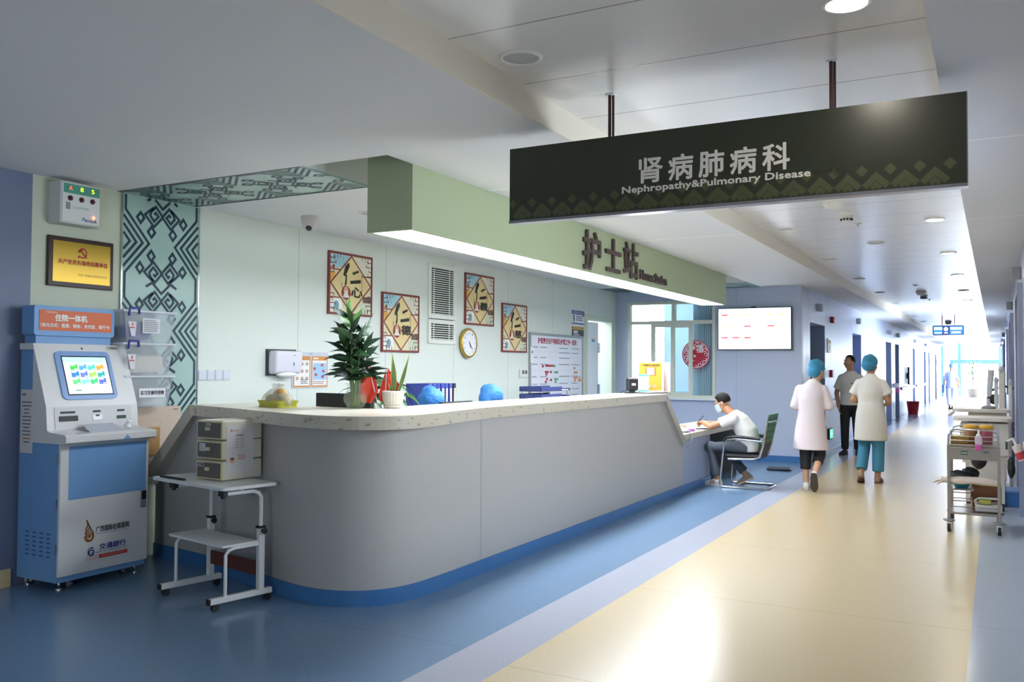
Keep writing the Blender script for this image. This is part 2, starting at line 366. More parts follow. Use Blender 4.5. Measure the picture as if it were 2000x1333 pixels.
# far end: glazed terrace doors, railing
t = thing('window_2', 'pale blue glazed frame across the bright far end of the corridor', 'window', (0, YE, 0), '-Y'); t['kind'] = 'structure'
b = MB(M('#7ea6c8', .4)); b.box(-2.3, 1.82, -.055, .13, 2.07, .055); b.box(-1.9, 0, -.06, -1.72, ZA, .06); b.box(-1.5, 1.7, -.04, -1.46, 1.82, .04); b.box(-2.72, 0, -.06, -2.6, ZA, .06); b.box(.13, 0, -.06, .25, ZA, .06); b.obj('window_frame', t)
b = MB(M('#6f93a8', .5))
for i in range(40): b.box(-6+i*.25, 61, 0, -5.96+i*.25, 61.05, .95)
b.box(-6, 60.98, .9, 4, 61.08, 1.0); struct('trim_3', b)
portal('terrace_portal', (-1.25, YE-.1, 1.5), (-PI/2, 0, 0), 2.9, 2.95)
# ================================================================ nurses' station counter
def resample(P, n):
    P = [Vector((p[0], p[1], 0)) for p in P]; k = len(P); out = []
    for i in range(k-1):       # Catmull-Rom
        a, b_, c, d = P[max(i-1, 0)], P[i], P[i+1], P[min(i+2, k-1)]
        for j in range(n):
            t = j/n; out.append(.5*((2*b_)+(c-a)*t+(2*a-5*b_+4*c-d)*t*t+(3*b_-a-3*c+d)*t**3))
    out.append(P[-1]); return out
def offset(P, d):
    out = []
    for i, p in enumerate(P):
        t = (P[min(i+1, len(P)-1)]-P[max(i-1, 0)]).normalized(); out.append(p+Vector((-t.y, t.x, 0))*d)   # to the left of travel
    return out
def wallstrip(mb, P, z0, z1, th, ztop=None):
    """a vertical panel along path P (z1 may vary along it), th thick to the left"""
    Q = offset(P, th); n = len(P); V = []
    for i in range(n):
        zt = ztop[i] if ztop else z1
        V += [(P[i].x, P[i].y, z0), (P[i].x, P[i].y, zt), (Q[i].x, Q[i].y, zt), (Q[i].x, Q[i].y, z0)]
    F = []
    for i in range(n-1):
        a, c = 4*i, 4*i+4
        F += [(a, c, c+1, a+1), (a+1, c+1, c+2, a+2), (a+2, c+2, c+3, a+3), (a+3, c+3, c, a)]
    F += [(0, 1, 2, 3), (4*n-1, 4*n-2, 4*n-3, 4*n-4)]
    return mb.add(V, F, False)
BASE = [(-5.85, 4.86), (-5.16, 4.735), (-4.60, 4.58), (-4.17, 4.44), (-3.88, 4.375), (-3.69, 4.38), (-3.53, 4.44), (-3.41, 4.55), (-3.335, 4.71), (-3.305, 4.95), (-3.30, 5.35), (-3.30, 5.6)]
bs = resample(BASE, 6)
cnt = thing('nurse_counter', 'long grey reception counter with rounded corner and pale stone top', 'counter', (0, 0, 0))
LAM = M('#b2b0ac', .5, noise=.03, nscale=250); LAM2 = M('#a4a5a6', .5, noise=.03, nscale=250); STONE = M('#d6cfbd', .3, noise=.03, nscale=120)
b = MB(LAM); ztop = []
for p in bs:
    t_ = min(max((p.x+5.80)/.42, 0), 1); ztop.append(.60+t_*(1.125-.60))
wallstrip(b, bs, 0, 1.125, .05, ztop)
b.obj('return_panel', cnt)
b = MB(LAM); b.box(-3.35, 5.6, 0, -3.30, 9.72, 1.125); b.face([(-3.299, 5.612, .11), (-3.299, 5.606, .11), (-3.299, 5.606, 1.125), (-3.299, 5.612, 1.125)])
b.add([(-3.35, 9.72, 0), (-3.30, 9.72, 0), (-3.30, 9.72, 1.125), (-3.35, 9.72, 1.125), (-3.35, 10.35, 0), (-3.30, 10.35, 0), (-3.30, 10.35, .62), (-3.35, 10.35, .62)],
      [(0, 1, 2, 3), (7, 6, 5, 4), (1, 5, 6, 2), (2, 6, 7, 3), (3, 7, 4, 0), (0, 4, 5, 1)])
b.use(LAM2).box(-3.301, 5.596, .1, -3.2985, 5.601, 1.125)
b.obj('front_panel', cnt)
b = MB(M('#a6b0c6', .45)); b.box(-3.35, 10.35, 0, -3.30, 11.5, .64); b.obj('desk_panel', cnt)
b = MB(M('#8f8f92', .3, .3)); b.box(-3.9, 11.46, .0, -3.35, 11.5, .64); b.box(-3.95, 11.5, .0, -3.9, 13.0, .64); b.box(-3.9, 12.9, 0, -3.32, 12.95, .64); b.obj('knee_recess', cnt)
# kickboard, coved at the floor
b = MB(M('#3f74aa', .35)); kp = offset(bs, -.012)
kp2 = kp+[Vector((-3.288, 11.5, 0))]
wallstrip(b, [Vector((p.x, p.y, 0)) for p in kp2], 0, .1, .012)
b.box(-3.9, 11.5, 0, -3.888, 12.9, .1); b.obj('kickboard', cnt)
# stone top
TOP = [(-5.33, 4.72), (-4.85, 4.56), (-4.20, 4.32), (-3.75, 4.16), (-3.45, 4.115), (-3.22, 4.20), (-3.10, 4.40), (-3.11, 4.72), (-3.19, 5.15), (-3.25, 5.6), (-3.265, 6.3), (-3.27, 7.5), (-3.27, 9.70)]
ts = resample(TOP, 6); ti = offset(ts, .62)
ti = [Vector((min(q.x, -3.72), max(q.y, 5.0), 0)) for q in ti]
WORN = bpy.data.materials.new('worn_edge'); WORN.use_nodes = True
nt = WORN.node_tree; p = nt.nodes['Principled BSDF']; p.inputs['Roughness'].default_value = .35
tc = nt.nodes.new('ShaderNodeNewGeometry'); mp = nt.nodes.new('ShaderNodeMapping'); mp.inputs['Scale'].default_value = (9, 9, 26); nt.links.new(tc.outputs['Position'], mp.inputs[0])
no = nt.nodes.new('ShaderNodeTexNoise'); no.inputs['Scale'].default_value = 1.6; no.inputs['Detail'].default_value = 4; nt.links.new(mp.outputs[0], no.inputs['Vector'])
cr = nt.nodes.new('ShaderNodeValToRGB'); cr.color_ramp.elements[0].position = .60; cr.color_ramp.elements[0].color = lin('#c9c2b0'); cr.color_ramp.elements[1].position = .66; cr.color_ramp.elements[1].color = lin('#a3937c')
nt.links.new(no.outputs['Fac'], cr.inputs[0]); nt.links.new(cr.outputs[0], p.inputs['Base Color'])
b = MB(); n = len(ts); V = []
for i in range(n): V += [(ts[i].x, ts[i].y, 1.125), (ts[i].x, ts[i].y, 1.197), (ts[i].x-.004*0, ts[i].y, 1.205), (ti[i].x, ti[i].y, 1.205), (ti[i].x, ti[i].y, 1.125)]
F1 = []; F2 = []
for i in range(n-1):
    a, c = 5*i, 5*i+5
    F1 += [(a, c, c+1, a+1), (a+1, c+1, c+2, a+2)]; F2 += [(a+2, c+2, c+3, a+3), (a+3, c+3, c+4, a+4), (a+4, c+4, c, a)]
b.use(WORN).add(V, F1, False); b.use(STONE).add(V, F2+[(0, 1, 2, 3, 4), (5*n-1, 5*n-2, 5*n-3, 5*n-4, 5*n-5)], False)
b.obj('counter_top', cnt)
def slant(A, B, th, y0, y1, axis):
    """sloping end slab from A=(s,z) down to B"""
    d = Vector((B[0]-A[0], B[1]-A[1])).normalized(); nn = Vector((d.y, -d.x))
    if nn.y > 0: nn = -nn
    P = [A, B, (B[0]+nn.x*th, B[1]+nn.y*th), (A[0]+nn.x*th, A[1]+nn.y*th)]
    mb = MB(M('#b4aea2', .4))
    V = [((p[0], y0, p[1]) if axis == 'x' else (y0, p[0], p[1])) for p in P] + [((p[0], y1, p[1]) if axis == 'x' else (y1, p[0], p[1])) for p in P]
    return mb.add(V, [(0, 1, 2, 3), (7, 6, 5, 4), (0, 4, 5, 1), (1, 5, 6, 2), (2, 6, 7, 3), (3, 7, 4, 0)], False)
slant((-5.325, 1.205), (-5.80, .68), .085, 4.715, 4.86, 'x').obj('sloping_end', cnt)
slant((9.69, 1.205), (10.36, .64), .09, -3.27, -3.72, 'y').obj('sloping_end', cnt)
b = MB(M('#a3a29e', .45)); 
b.add([(-3.297, 9.45, 1.125), (-3.297, 9.66, 1.125), (-3.297, 10.30, .60), (-3.297, 10.20, .60)], [(0, 3, 2, 1)], False); b.obj('gusset', cnt)
b = MB(STONE); b.box(-3.93, 10.3, .64, -3.27, 13.0, .71, .006); b.obj('low_desk', cnt)
b = MB(M('#b9b6ad', .5)); b.box(-4.75, 5.6, .70, -3.72, 10.2, .73); b.box(-5.3, 5.15, .70, -3.9, 5.6, .73); b.box(-3.8, 5.6, .0, -3.74, 10.2, .70); b.obj('inner_worktop', cnt)
# ================================================================ light box and its lettering
GRN = M('#a9b592', .6, noise=.015, nscale=120)
t = thing('lightbox_soffit', 'pale green boxed soffit with a glowing underside above the counter', 'soffit', (0, 0, 0))
b = MB(GRN); X0, X1, Y0, Y1, Z0, Z1 = -3.72, -3.352, 4.78, 12.5, 2.40, 3.1
b.box(X0, Y0, Z0, X1, Y0+.03, Z1); b.box(X1-.03, Y0+.03, Z0, X1, Y1-.03, Z1); b.box(X0, Y0+.03, Z0, X0+.03, Y1-.03, Z1); b.box(X0, Y1-.03, Z0, X1, Y1, Z1); b.obj('casing', t)
MB(M('#eef5ff', .5, emit=30.0)).box(X0+.032, Y0+.032, Z0+.004, X1-.032, Y1-.032, Z0+.02).obj('light_panel', t)
TF = frame((X1, 0, 0), *FR['+X']); BR = M('#4a3a36', .5)
for ch, y0, y1, z0, z1 in (('护', 7.50, 7.90, 2.42, 2.78), ('士', 8.04, 8.43, 2.455, 2.775), ('站', 8.52, 8.92, 2.44, 2.80)):
    text(t, ch, y0, z0, y1, z1, .002, BR, .007, .022, T=TF)
text(t, 'Nurses Station', 9.0, 2.455, 9.86, 2.555, .002, BR, .004, .018, T=TF)
# ================================================================ patterned glass
def pattern(mb, W_, v0, v1, phase, wd, w, P=.68):
    cnt_ = [0]
    def clip(pts, closed=False):
        if closed: pts = pts+[pts[0]]
        runs = []; cur = []
        for i in range(len(pts)-1):
            (ua, va), (ub, vb) = pts[i], pts[i+1]; t0, t1 = 0., 1.
            if abs(vb-va) < 1e-9:
                if va < v0 or va > v1: t1 = -1
            else:
                ta, tb = sorted(((v0-va)/(vb-va), (v1-va)/(vb-va))); t0, t1 = max(t0, ta), min(t1, tb)
            if t1-t0 < 1e-4:
                if cur: runs.append(cur)
                cur = []; continue
            A = (ua+(ub-ua)*t0, va+(vb-va)*t0); B_ = (ua+(ub-ua)*t1, va+(vb-va)*t1)
            if not cur: cur = [A]
            cur.append(B_)
            if t1 < 1: runs.append(cur); cur = []
        if cur: runs.append(cur)
        for q in runs:
            cnt_[0] += 1; ww = w+(cnt_[0] % 7)*8e-5
            if closed and len(runs) == 1 and len(q) == len(pts): mb.strip(q[:-1], wd, ww, True)
            else: mb.strip(q, wd, ww)
    k0 = math.floor((v0-phase)/P)-1; k1 = math.ceil((v1-phase)/P)+1
    for k in range(k0, k1+1):
        c = phase+k*P
        for sx in (0, 1):
            U = (lambda u: u*W_) if not sx else (lambda u: (1-u)*W_)
            clip([(U(.035), c-.5*P), (U(.035), c-.36*P), (U(.33), c), (U(.035), c+.36*P), (U(.035), c+.5*P)])
            for tip in (.25, .17, .09): 
                h = (tip-.01)*.36*P/.295; clip([(U(.012), c-h), (U(tip), c), (U(.012), c+h)])
            for (u, v) in ((.22, .29), (.36, .14), (.36, -.14), (.22, -.29)):
                a, h = .045, .062*P; clip([(U(u), c+v*P+h), (U(u+a), c+v*P), (U(u), c+v*P-h), (U(u-a), c+v*P)], True)
            for sv in (1, -1):
                cc = c+sv*.335*P; a, h = .115, .13*P; uu = .39
                R = lambda x, y: (U(uu+a*x), cc+sv*h*y)
                clip([R(.0, .75), R(-.5, .4), R(-1, -.02), R(0, -1), R(1, .0), R(.2, .85), R(-.3, .35), R(-.45, 0), R(0, -.5), R(.5, 0), R(.2, .3), R(.0, .1)])
        clip([(W_*.30, c+.5*P), (W_*.38, c+.5*P+.05*P), (W_*.5, c+.5*P-.07*P), (W_*.62, c+.5*P+.05*P), (W_*.70, c+.5*P)])
GLASS = M('#a8c4bc', .22, 0, .35); LINE = M('#2c4250', .4, 0, .3)
t = thing('patterned_glass_panel', 'tall pale teal glass panel with dark knotwork beside the plaque wall', 'decorative panel', (XB, 4.535, 0), '+X')
MB(GLASS).box(0, .62, 0, .742, ZL-.002, .012).obj('glass', t)
b = MB(LINE); pattern(b, .742, .63, ZL-.01, 2.46, .021, .0135); b.obj('knotwork', t)
b = MB(CHROME); b.box(-.008, .62, 0, .004, ZL-.002, .016); b.box(.74, .62, 0, .752, ZL-.002, .018); b.obj('edge_trim', t)
t = thing('patterned_glass_panel', 'pale teal glass panel with dark knotwork laid flat in the ceiling near the green box', 'decorative panel', (XB, 5.24, ZL), 'down')
b = MB(GLASS); b.box(0, 0, -.012, 1.82, .74, 0); b.obj('glass', t)
b = MB(LINE); b.T = frame((0, 0, 0), (0, 1, 0), (1, 0, 0), (0, 0, 1)); pattern(b, .74, .0, 1.82, .30, .021, .0012); b.obj('knotwork', t)
b = MB(M('#4a4c4c', .4)); b.box(0, -.006, -.01, 1.83, .006, .003); b.box(0, .735, -.01, 1.83, .747, .003); b.obj('edge_trim', t)
t = thing('patterned_glass_panel', 'pale teal glass panel in the ceiling above the wall display', 'decorative panel', (XB, YF-.005, ZL), 'down')
MB(GLASS).box(0, 0, -.012, 2.53, .79, 0).obj('glass', t)
b = MB(LINE); b.T = frame((0, 0, 0), (0, 1, 0), (1, 0, 0), (0, 0, 1)); pattern(b, .79, 0, 2.53, .1, .02, .0012); b.obj('knotwork', t)
# ================================================================ hanging sign
SG = M('#2c3222', .30, .0, .6, noise=.02, nscale=300)
t = thing('hanging_sign', 'large dark green sign with white department name hung across the corridor', 'sign', (-2.443, 4.45, 2.335), '-Y')
w, h = 2.337, .417
b = MB(SG); b.box(0, 0, -.06, w, h, 0); b.obj('board', t)
b = MB(M('#8f8f96', .3, .8)); b.box(-.003, -.012, -.064, w+.003, .003, .003); b.box(w, 0, -.064, w+.004, h, .002); b.obj('edge_strip', t)
WT = M('#ecebe6', .5)
cw = .141
for i, ch in enumerate('肾病肺病科'): text(t, ch, .787+i*.162, .146, .787+i*.162+.128, .276, .002, WT, .0032)
text(t, 'Nephropathy&Pulmonary Disease', .690, .088, 1.662, .134, .002, WT, .0016)
text(t, 'iology', 1.664, .094, 1.83, .134, .001, SG, 0, .0015)
text(t, '泌', 1.58, .150, 1.67, .262, .001, SG, 0, .0015)
b = MB(M('#4f5638', .35)); k = 0; u = .02
while u < w-.01:
    for (cu, cv, a) in ((u, .098, .028),):
        b.face([(max(cu-a, 0), cv, .0015), (cu, cv-a, .0015), (min(cu+a, w), cv, .0015), (cu, cv+a, .0015)])
    c = u+.0625
    if c+.05 < w: b.strip([(c-.052, .02), (c, .07), (c+.052, .02)], .03, .0015); b.strip([(c-.02, .012), (c, .03), (c+.02, .012)], .022, .0015)
    u += .125
b.obj('border_pattern', t)
for x in (.608, 1.756):
    b = MB(M('#4a2f2e', .4, .5)); b.tube([(x, h-.01, -.02), (x, ZA-2.335, -.02)], .009); b.tube([(x+.014, h-.01, -.035), (x+.014, ZA-2.335, -.035)], .007); b.obj('hanger', t)
    MB(WHITE).box(x-.02, ZA-2.34, -.05, x+.03, ZA-2.335, 0).obj('ceiling_plate', t)
# ================================================================ posters, clock, grille on the station wall
FRED = M('#7c3430', .5)
def poster(loc, w, h, second, label):
    t = thing('calligraphy_poster', label, 'poster', loc, '+X', group='calligraphy posters on the station wall')
    b = MB(M('#ded3ae', .6)); b.box(.0, 0, 0, w, h, .018)
    L = .0195; b.use(M('#9fc6cf', .6)).face([(.02, h*.97, L), (.02, h*.80, L), (w*.2, h*.74, L), (w*.42, h*.84, L), (w*.46, h*.97, L)])
    b.use(M('#7fb0c4', .6)); 
    for q in (.12, .2, .3): b.strip([(w*q, h*.95), (w*(q+.04), h*.80)], .012, L+.0003)
    b.use(M('#d8a24d', .6)).rect(.02, h*.5, w*.14, h*.67, L); b.use(M('#8c3f34', .6)).disc(w*.1, h*.76, L+.0004, .02)
    b.use(M('#e6e2cf', .6)).rect(w*.55, h*.66, w-.02, h*.95, L); b.use(M('#e8e6dc', .6)).rect(.02, .02, w*.3, h*.28, L)
    b.use(M('#6a5a4c', .6)).rect(w*.78, h*.22, w-.02, h*.3, L); b.use(M('#c8d2b8', .6)).rect(w*.7, .02, w-.02, h*.2, L)
    b.use(M('#b9b4a0', .7))
    for i in range(9): b.strip([(w*.6+i*w*.038, h*.70), (w*.6+i*w*.038, h*.92)], .006, L+.0003)
    b.use(M('#7aa0b0', .6)).disc(w*.17, h*.14, L+.0003, .04, 14, 0, .05); b.obj('picture', t)
    b = MB(FRED); fw = .018
    b.box(-.004, -.004, 0, fw, h+.004, .024); b.box(w-fw, -.004, 0, w+.004, h+.004, .024); b.box(fw, -.004, 0, w-fw, fw, .024); b.box(fw, h-fw, 0, w-fw, h+.004, .024); b.obj('frame', t)
    b = MB(M('#dcc88f', .6)); b.face([(w*.045, h*.5, .021), (w*.5, h*.045, .021), (w*.955, h*.5, .021), (w*.5, h*.955, .021)]); b.obj('diamond', t)
    b = MB(FRED); b.strip([(w*.035, h*.5), (w*.5, h*.035), (w*.965, h*.5), (w*.5, h*.965)], .016, .0225, True)
    for (x0, y0, x1, y1) in ((.02, h*.72, w*.24, h*.72), (.02, h*.27, w*.24, h*.27), (w*.76, h*.66, w-.02, h*.66), (w*.76, h*.31, w-.02, h*.31)): b.strip([(x0, y0), (x1, y1)], .012, .0225)
    b.use(M('#5a2622', .5))
    for sx in (0, 1):
        for sy in (0, 1):
            U = (lambda u: .02+u*w) if not sx else (lambda u: w-.02-u*w); Vv = (lambda v: .02+v*w) if not sy else (lambda v: h-.02-v*w)
            for i in range(4): b.strip([(U(.0), Vv(.06+.07*i)), (U(.09-.02*i+.05*(i % 2)), Vv(.06+.07*i)), (U(.09-.02*i+.05*(i % 2)), Vv(.02+.07*i))], .008, .0225)
            for i in range(3): b.strip([(U(.08+.07*i), Vv(0)), (U(.08+.07*i), Vv(.08-.015*i))], .008, .0225)
    b.obj('lattice', t)
    CAL = M('#26261f', .6)
    b = MB(CAL); L = .0235       # brush strokes
    b.face([(w*.36, h*.80, L), (w*.44, h*.86, L), (w*.46, h*.80, L), (w*.36, h*.62, L), (w*.31, h*.64, L)]); b.face([(w*.37, h*.64, L), (w*.40, h*.66, L), (w*.39, h*.50, L), (w*.345, h*.46, L)])
    b.face([(w*.52, h*.70, L), (w*.66, h*.75, L), (w*.68, h*.72, L), (w*.54, h*.66, L)]); b.face([(w*.47, h*.56, L), (w*.72, h*.60, L), (w*.72, h*.54, L), (w*.48, h*.51, L)])
    put_text(b, second, w*.50, h*.30, w*.76, h*.46, L, CAL, .005); b.obj('lettering', t)
    b = MB(M('#8a2f2c', .6)); b.disc(w*.38, h*.355, .0225, w*.105, 24); b.use(M('#c99f80', .6)).disc(w*.38, h*.385, .0235, w*.055, 16, 0, w*.07)
    b.use(M('#e8e4da', .6)).face([(w*.30, h*.28, .0232), (w*.46, h*.28, .0232), (w*.42, h*.345, .0232), (w*.34, h*.345, .0232)]); b.use(M('#dcd8ce', .6)).disc(w*.38, h*.345, .024, w*.035, 14, 0, w*.05); b.obj('portrait', t)
    b = MB(); scribble(b, w*.735, h*.40, w*.775, h*.68, 9, .0225, M('#a8544a', .6), .5); scribble(b, w*.27, h*.43, w*.305, h*.52, 3, .0225, M('#a8544a', .6)); b.obj('lettering', t)
poster((XB, 6.935, 2.03), .70, .632, '心', 'framed calligraphy poster hung first from the glass panel, high on the wall')
poster((XB, 7.825, 1.664), .70, .65, '德', 'framed calligraphy poster hung low behind the leafy plant')
poster((XB, 9.55, 2.042), .72, .648, '義', 'framed calligraphy poster hung above the gold rimmed clock')
poster((XB, 10.51, 1.71), .71, .66, '慈', 'framed calligraphy poster hung just left of the whiteboard')
t = thing('air_grille', 'white two part louvred air grille between the posters', 'air grille', (XB, 8.725, 1.775), '+X')
GW = M('#e0e2d8', .4); MB(M('#101112', .8)).box(.03, .03, .001, .56, .92, .006).obj('duct', t)
for (v0, v1) in ((.0, .29), (.30, .955)):
    b = MB(GW); b.box(0, v0, 0, .05, v1, .025, .004); b.box(.55, v0, 0, .60, v1, .025, .004); b.box(.05, v0, 0, .55, v0+.05, .025); b.box(.05, v1-.05, 0, .55, v1, .025)
    n = int((v1-v0-.1)/.0255)
    for i in range(n):
        v = v0+.055+i*(v1-v0-.105)/n; b.box(.05, v, .006, .55, v+.010, .017)
    for u in (.12, .46): b.box(u, v0+.05, .006, u+.012, v1-.05, .012)
    b.obj('grille_frame', t)
t = thing('wall_clock', 'round gold rimmed wall clock under a calligraphy poster', 'clock', (XB, 9.605, 1.80), '+X')
b = MB(M('#c8a850', .25, .9)); b.lathe([(.16, 0), (.185, .02), (.19, .045), (.178, .06), (.155, .05)], n=40, cap=True); b.obj('rim', t)
b = MB(M('#ecebf2', .4)); b.disc(0, 0, .052, .16, 40); b.obj('dial', t)
b = MB()
for k in range(1, 13):
    a = PI/2-k*PI/6; r = .128; s = str(k); ww = .017*len(s); put_text(b, s, r*math.cos(a)-ww/2, r*math.sin(a)-.014, r*math.cos(a)+ww/2, r*math.sin(a)+.014, .0525, M('#444448', .6))
b.obj('numerals', t)
b = MB(M('#222224', .5))
for a, l in ((-1.13, .075), (-.83, .11), (2.25, .03)): b.strip([(0, 0), (l*math.cos(a), l*math.sin(a))], .009, .0545)
b.disc(0, 0, .0548, .009, 12); b.obj('hands', t)
# whiteboard
t = thing('whiteboard', 'grey framed whiteboard with a red title and small magnets by the door', 'whiteboard', (XB, 11.33, .95), '+X')
w, h = 1.835, 1.035
MB(M('#e4e6ec', .25)).box(0, 0, 0, w, h, .02).obj('board', t)
b = MB(M('#a3a8a8', .35, .6)); b.box(-.02, -.02, 0, .02, h+.02, .03); b.box(w-.02, -.02, 0, w+.02, h+.02, .03); b.box(.02, h-.02, 0, w-.02, h+.02, .03); b.box(.02, -.02, 0, w-.02, .02, .03); b.obj('frame', t)
text(t, '护理责任包干明细及护理工作一览表', .24, .90, 1.60, .985, .021, M('#a83a50', .6), .003)
b = MB(M('#c3c6cc', .6))
for v in (.86, .78, .70, .60, .50, .40, .31, .22, .13): b.strip([(.04, v), (1.79, v)], .004, .0208)
for u in (.3, .62, .95, 1.4): b.strip([(u, .05), (u, .86)], .004, .0208)
b.obj('grid', t)
b = MB(); rr = random.Random(5)
for v in (.87, .80, .72, .62, .44, .33, .24, .15, .07):
    for (u0, u1) in ((.06, .27), (.33, .58), (.97, 1.36), (1.43, 1.72)):
        if rr.random() < .8: scribble(b, u0, v-.05, u1, v-.005, 1, .0212, M('#8d9098', .8), .36, rr)
b.obj('lettering', t)
grp = {'r': [], 'g': [], 'o': []}
mags = [('#b02a3e', .40, .565), ('#b02a3e', .52, .575), ('#b02a3e', .58, .575), ('#b02a3e', .65, .575), ('#b02a3e', .72, .575), ('#b02a3e', .50, .48), ('#b02a3e', .56, .48), ('#b02a3e', .67, .48), ('#b02a3e', .52, .445),
        ('#b02a3e', .54, .375), ('#b02a3e', .68, .36), ('#b02a3e', .50, .335), ('#5aa77c', .79, .57), ('#5aa77c', .82, .475), ('#5aa77c', .89, .475), ('#5aa77c', .82, .37), ('#5aa77c', .89, .37), ('#5aa77c', .84, .33),
        ('#d9824a', 1.52, .54), ('#d9824a', 1.53, .47), ('#d9824a', 1.60, .47), ('#d9824a', 1.53, .385), ('#d9824a', 1.60, .385), ('#d9824a', 1.71, .385), ('#d9824a', 1.54, .345), ('#d9824a', 1.68, .345), ('#d9824a', 1.75, .345)]
for c, u, v in mags:
    nm = {'#b02a3e': 'red', '#5aa77c': 'green', '#d9824a': 'orange'}[c]
    b = MB(M(c, .45)); b.box(-.027, -.016, 0, .027, .016, .008, .003)
    solo('board_magnet', b, 'small %s bar magnet on the whiteboard grid' % nm, 'magnet', (XB+.0212, 11.33+u, .95+v), '+X', group=nm+' magnets on the whiteboard')
b = MB(PAPER); b.box(0, 0, 0, .09, .22, .003); b.use(M('#3a4a90', .4)).disc(.05, .15, .006, .02)
solo('note_sheet', b, 'white note hanging off the left edge of the whiteboard', 'paper', (XB+.031, 11.32, 1.57), '+X')
# signs by the door
t = thing('police_notice', 'white and purple police notice above a dark sign by the door', 'sign', (XB, 12.78, 2.195), '+X')
MB(M('#e2e4ea', .4)).box(0, 0, 0, .475, .215, .01).obj('plate', t)
b = MB(M('#4a4496', .4)); b.box(0, .155, .01, .475, .215, .012); b.box(0, 0, .01, .475, .018, .012); b.obj('band', t)
text(t, '警务室 POLICE', .05, .168, .42, .203, .0125, WT)
b = MB(); scribble(b, .16, .05, .42, .14, 3, .0108, INKG); b.use(INK).disc(.07, .125, .0108, .022); b.face([(.05, .1, .0108), (.06, .03, .0108), (.085, .03, .0108), (.10, .1, .0108)]); b.disc(.43, .14, .0108, .02); b.obj('figure', t)
t = thing('door_sign', 'dark grey sign with ochre top band just left of the open door', 'sign', (XB, 12.80, 1.99), '+X')
b = MB(M('#3a3f44', .4)); b.box(0, 0, 0, .44, .165, .01); b.obj('plate', t); MB(M('#b8903c', .4)).box(0, .112, .01, .44, .165, .011).obj('band', t)
b = MB(); put_text(b, '值班室', .04, .055, .2, .10, .0112, WT, .002); scribble(b, .04, .02, .34, .045, 1, .0112, WT); b.obj('lettering', t)
# switches and sockets
for i in range(4):
    b = MB(M('#d3d6df', .35)); b.box(.002, 0, 0, .086, .088, .012, .003); b.box(.010, .008, .01, .078, .080, .015, .002)
    solo('blank_switch_plate', b, ['white switch plate next to the glass panel edge', 'white switch plate second from the glass panel', 'white switch plate third from the glass panel', 'white switch plate farthest from the glass panel'][i], 'switch plate', (XB, 5.30+i*.090, 1.374), '+X', group='switch plates in a row')
t = thing('wall_socket', 'small white double socket box low beside the whiteboard', 'socket', (XB, 11.02, 1.355), '+X')
MB(PLASTIC).box(0, 0, 0, .24, .115, .03, .004).obj('box', t); b = MB(M('#5b5f66', .5)); b.box(.05, .05, .03, .11, .10, .033); b.box(.14, .05, .03, .2, .10, .033); b.obj('insert', t)
# towel dispenser and hand washing notice
t = thing('paper_towel_dispenser', 'white wall mounted paper towel dispenser above the counter', 'dispenser', (XB, 6.10, 1.42), '+X')
b = MB(M('#dcdae4', .25)); b.add([(0,0,.01),(.36,0,.01),(.36,.22,.01),(0,.22,.01),(.0,.012,.11),(.36,.012,.11),(.36,.22,.13),(0,.22,.13)], [(3,2,1,0),(4,5,6,7),(0,1,5,4),(1,2,6,5),(2,3,7,6),(3,0,4,7)], False)
bm = bmesh.new(); vv = [bm.verts.new(p) for p in b.v]; [bm.faces.new([vv[i] for i in f]) for f in b.f]; bmesh.ops.bevel(bm, geom=bm.edges[:], offset=.028, segments=4, affect='EDGES', profile=.5)
bm.verts.index_update(); V = [v.co.copy() for v in bm.verts]; F = [[v.index for v in f.verts] for f in bm.faces]; bm.free(); b = MB(M('#dcdae4', .25)); b.add(V, F, True); b.obj('cover', t)
MB(M('#3b3f46', .5)).box(-.012, -.01, 0, .372, .235, .02).obj('back_plate', t); b = MB(PAPER); b.ell((.19, .0, .07), (.13, .03, .045)); b.obj('paper_towel', t)
b = MB(M('#4a4c58', .4)); b.disc(.235, .10, .1215, .006, 14, 0, .018); b.T = frame((.2, .175, .127), (1, 0, 0), (0, 1, -.1), (0, .1, 1)); b.rect(.03, .0, .045, .008, .0015); b.obj('level_window', t)
t = thing('hand_washing_notice', 'orange bordered hand washing notice partly behind the towel dispenser', 'notice', (XB, 6.43, 1.285), '+X')
b = MB(M('#c3c8d0', .3)); b.box(0, 0, 0, .52, .35, .008); b.obj('holder', t)
for u0, u1 in ((.02, .255), (.275, .51)):
    b = MB(M('#d08b45', .6)); b.box(u0, .01, .008, u1, .31, .0095); b.use(PAPER).rect(u0+.012, .025, u1-.012, .27, .0105)
    b.use(M('#e8d8c4', .6)).rect(u0+.02, .282, u0+.1, .298, .0105)
    if u0 > .1:
        b.use(M('#9fc0e4', .6)).rect(u0+.02, .08, u1-.02, .245, .0115); b.use(M('#a8543a', .6))
        for (x, y) in ((.04, .19), (.15, .225), (.17, .165), (.06, .13), (.16, .11)): b.disc(u0+x, y, .0125, .02, 10, 0, .014)
        scribble(b, u0+.02, .035, u1-.02, .07, 2, .0115, M('#a08878', .7))
    else:
        b.use(M('#b9a090', .6))
        for i in range(3):
            for j in range(3): b.disc(u0+.05+j*.068, .235-i*.07, .0115, .022, 10, 0, .018)
        scribble(b, u0+.1, .04, u1-.02, .09, 3, .0118, INKG)
    b.obj('sheet', t)
text(t, '洗手', .24, .325, .29, .34, .009, INK)
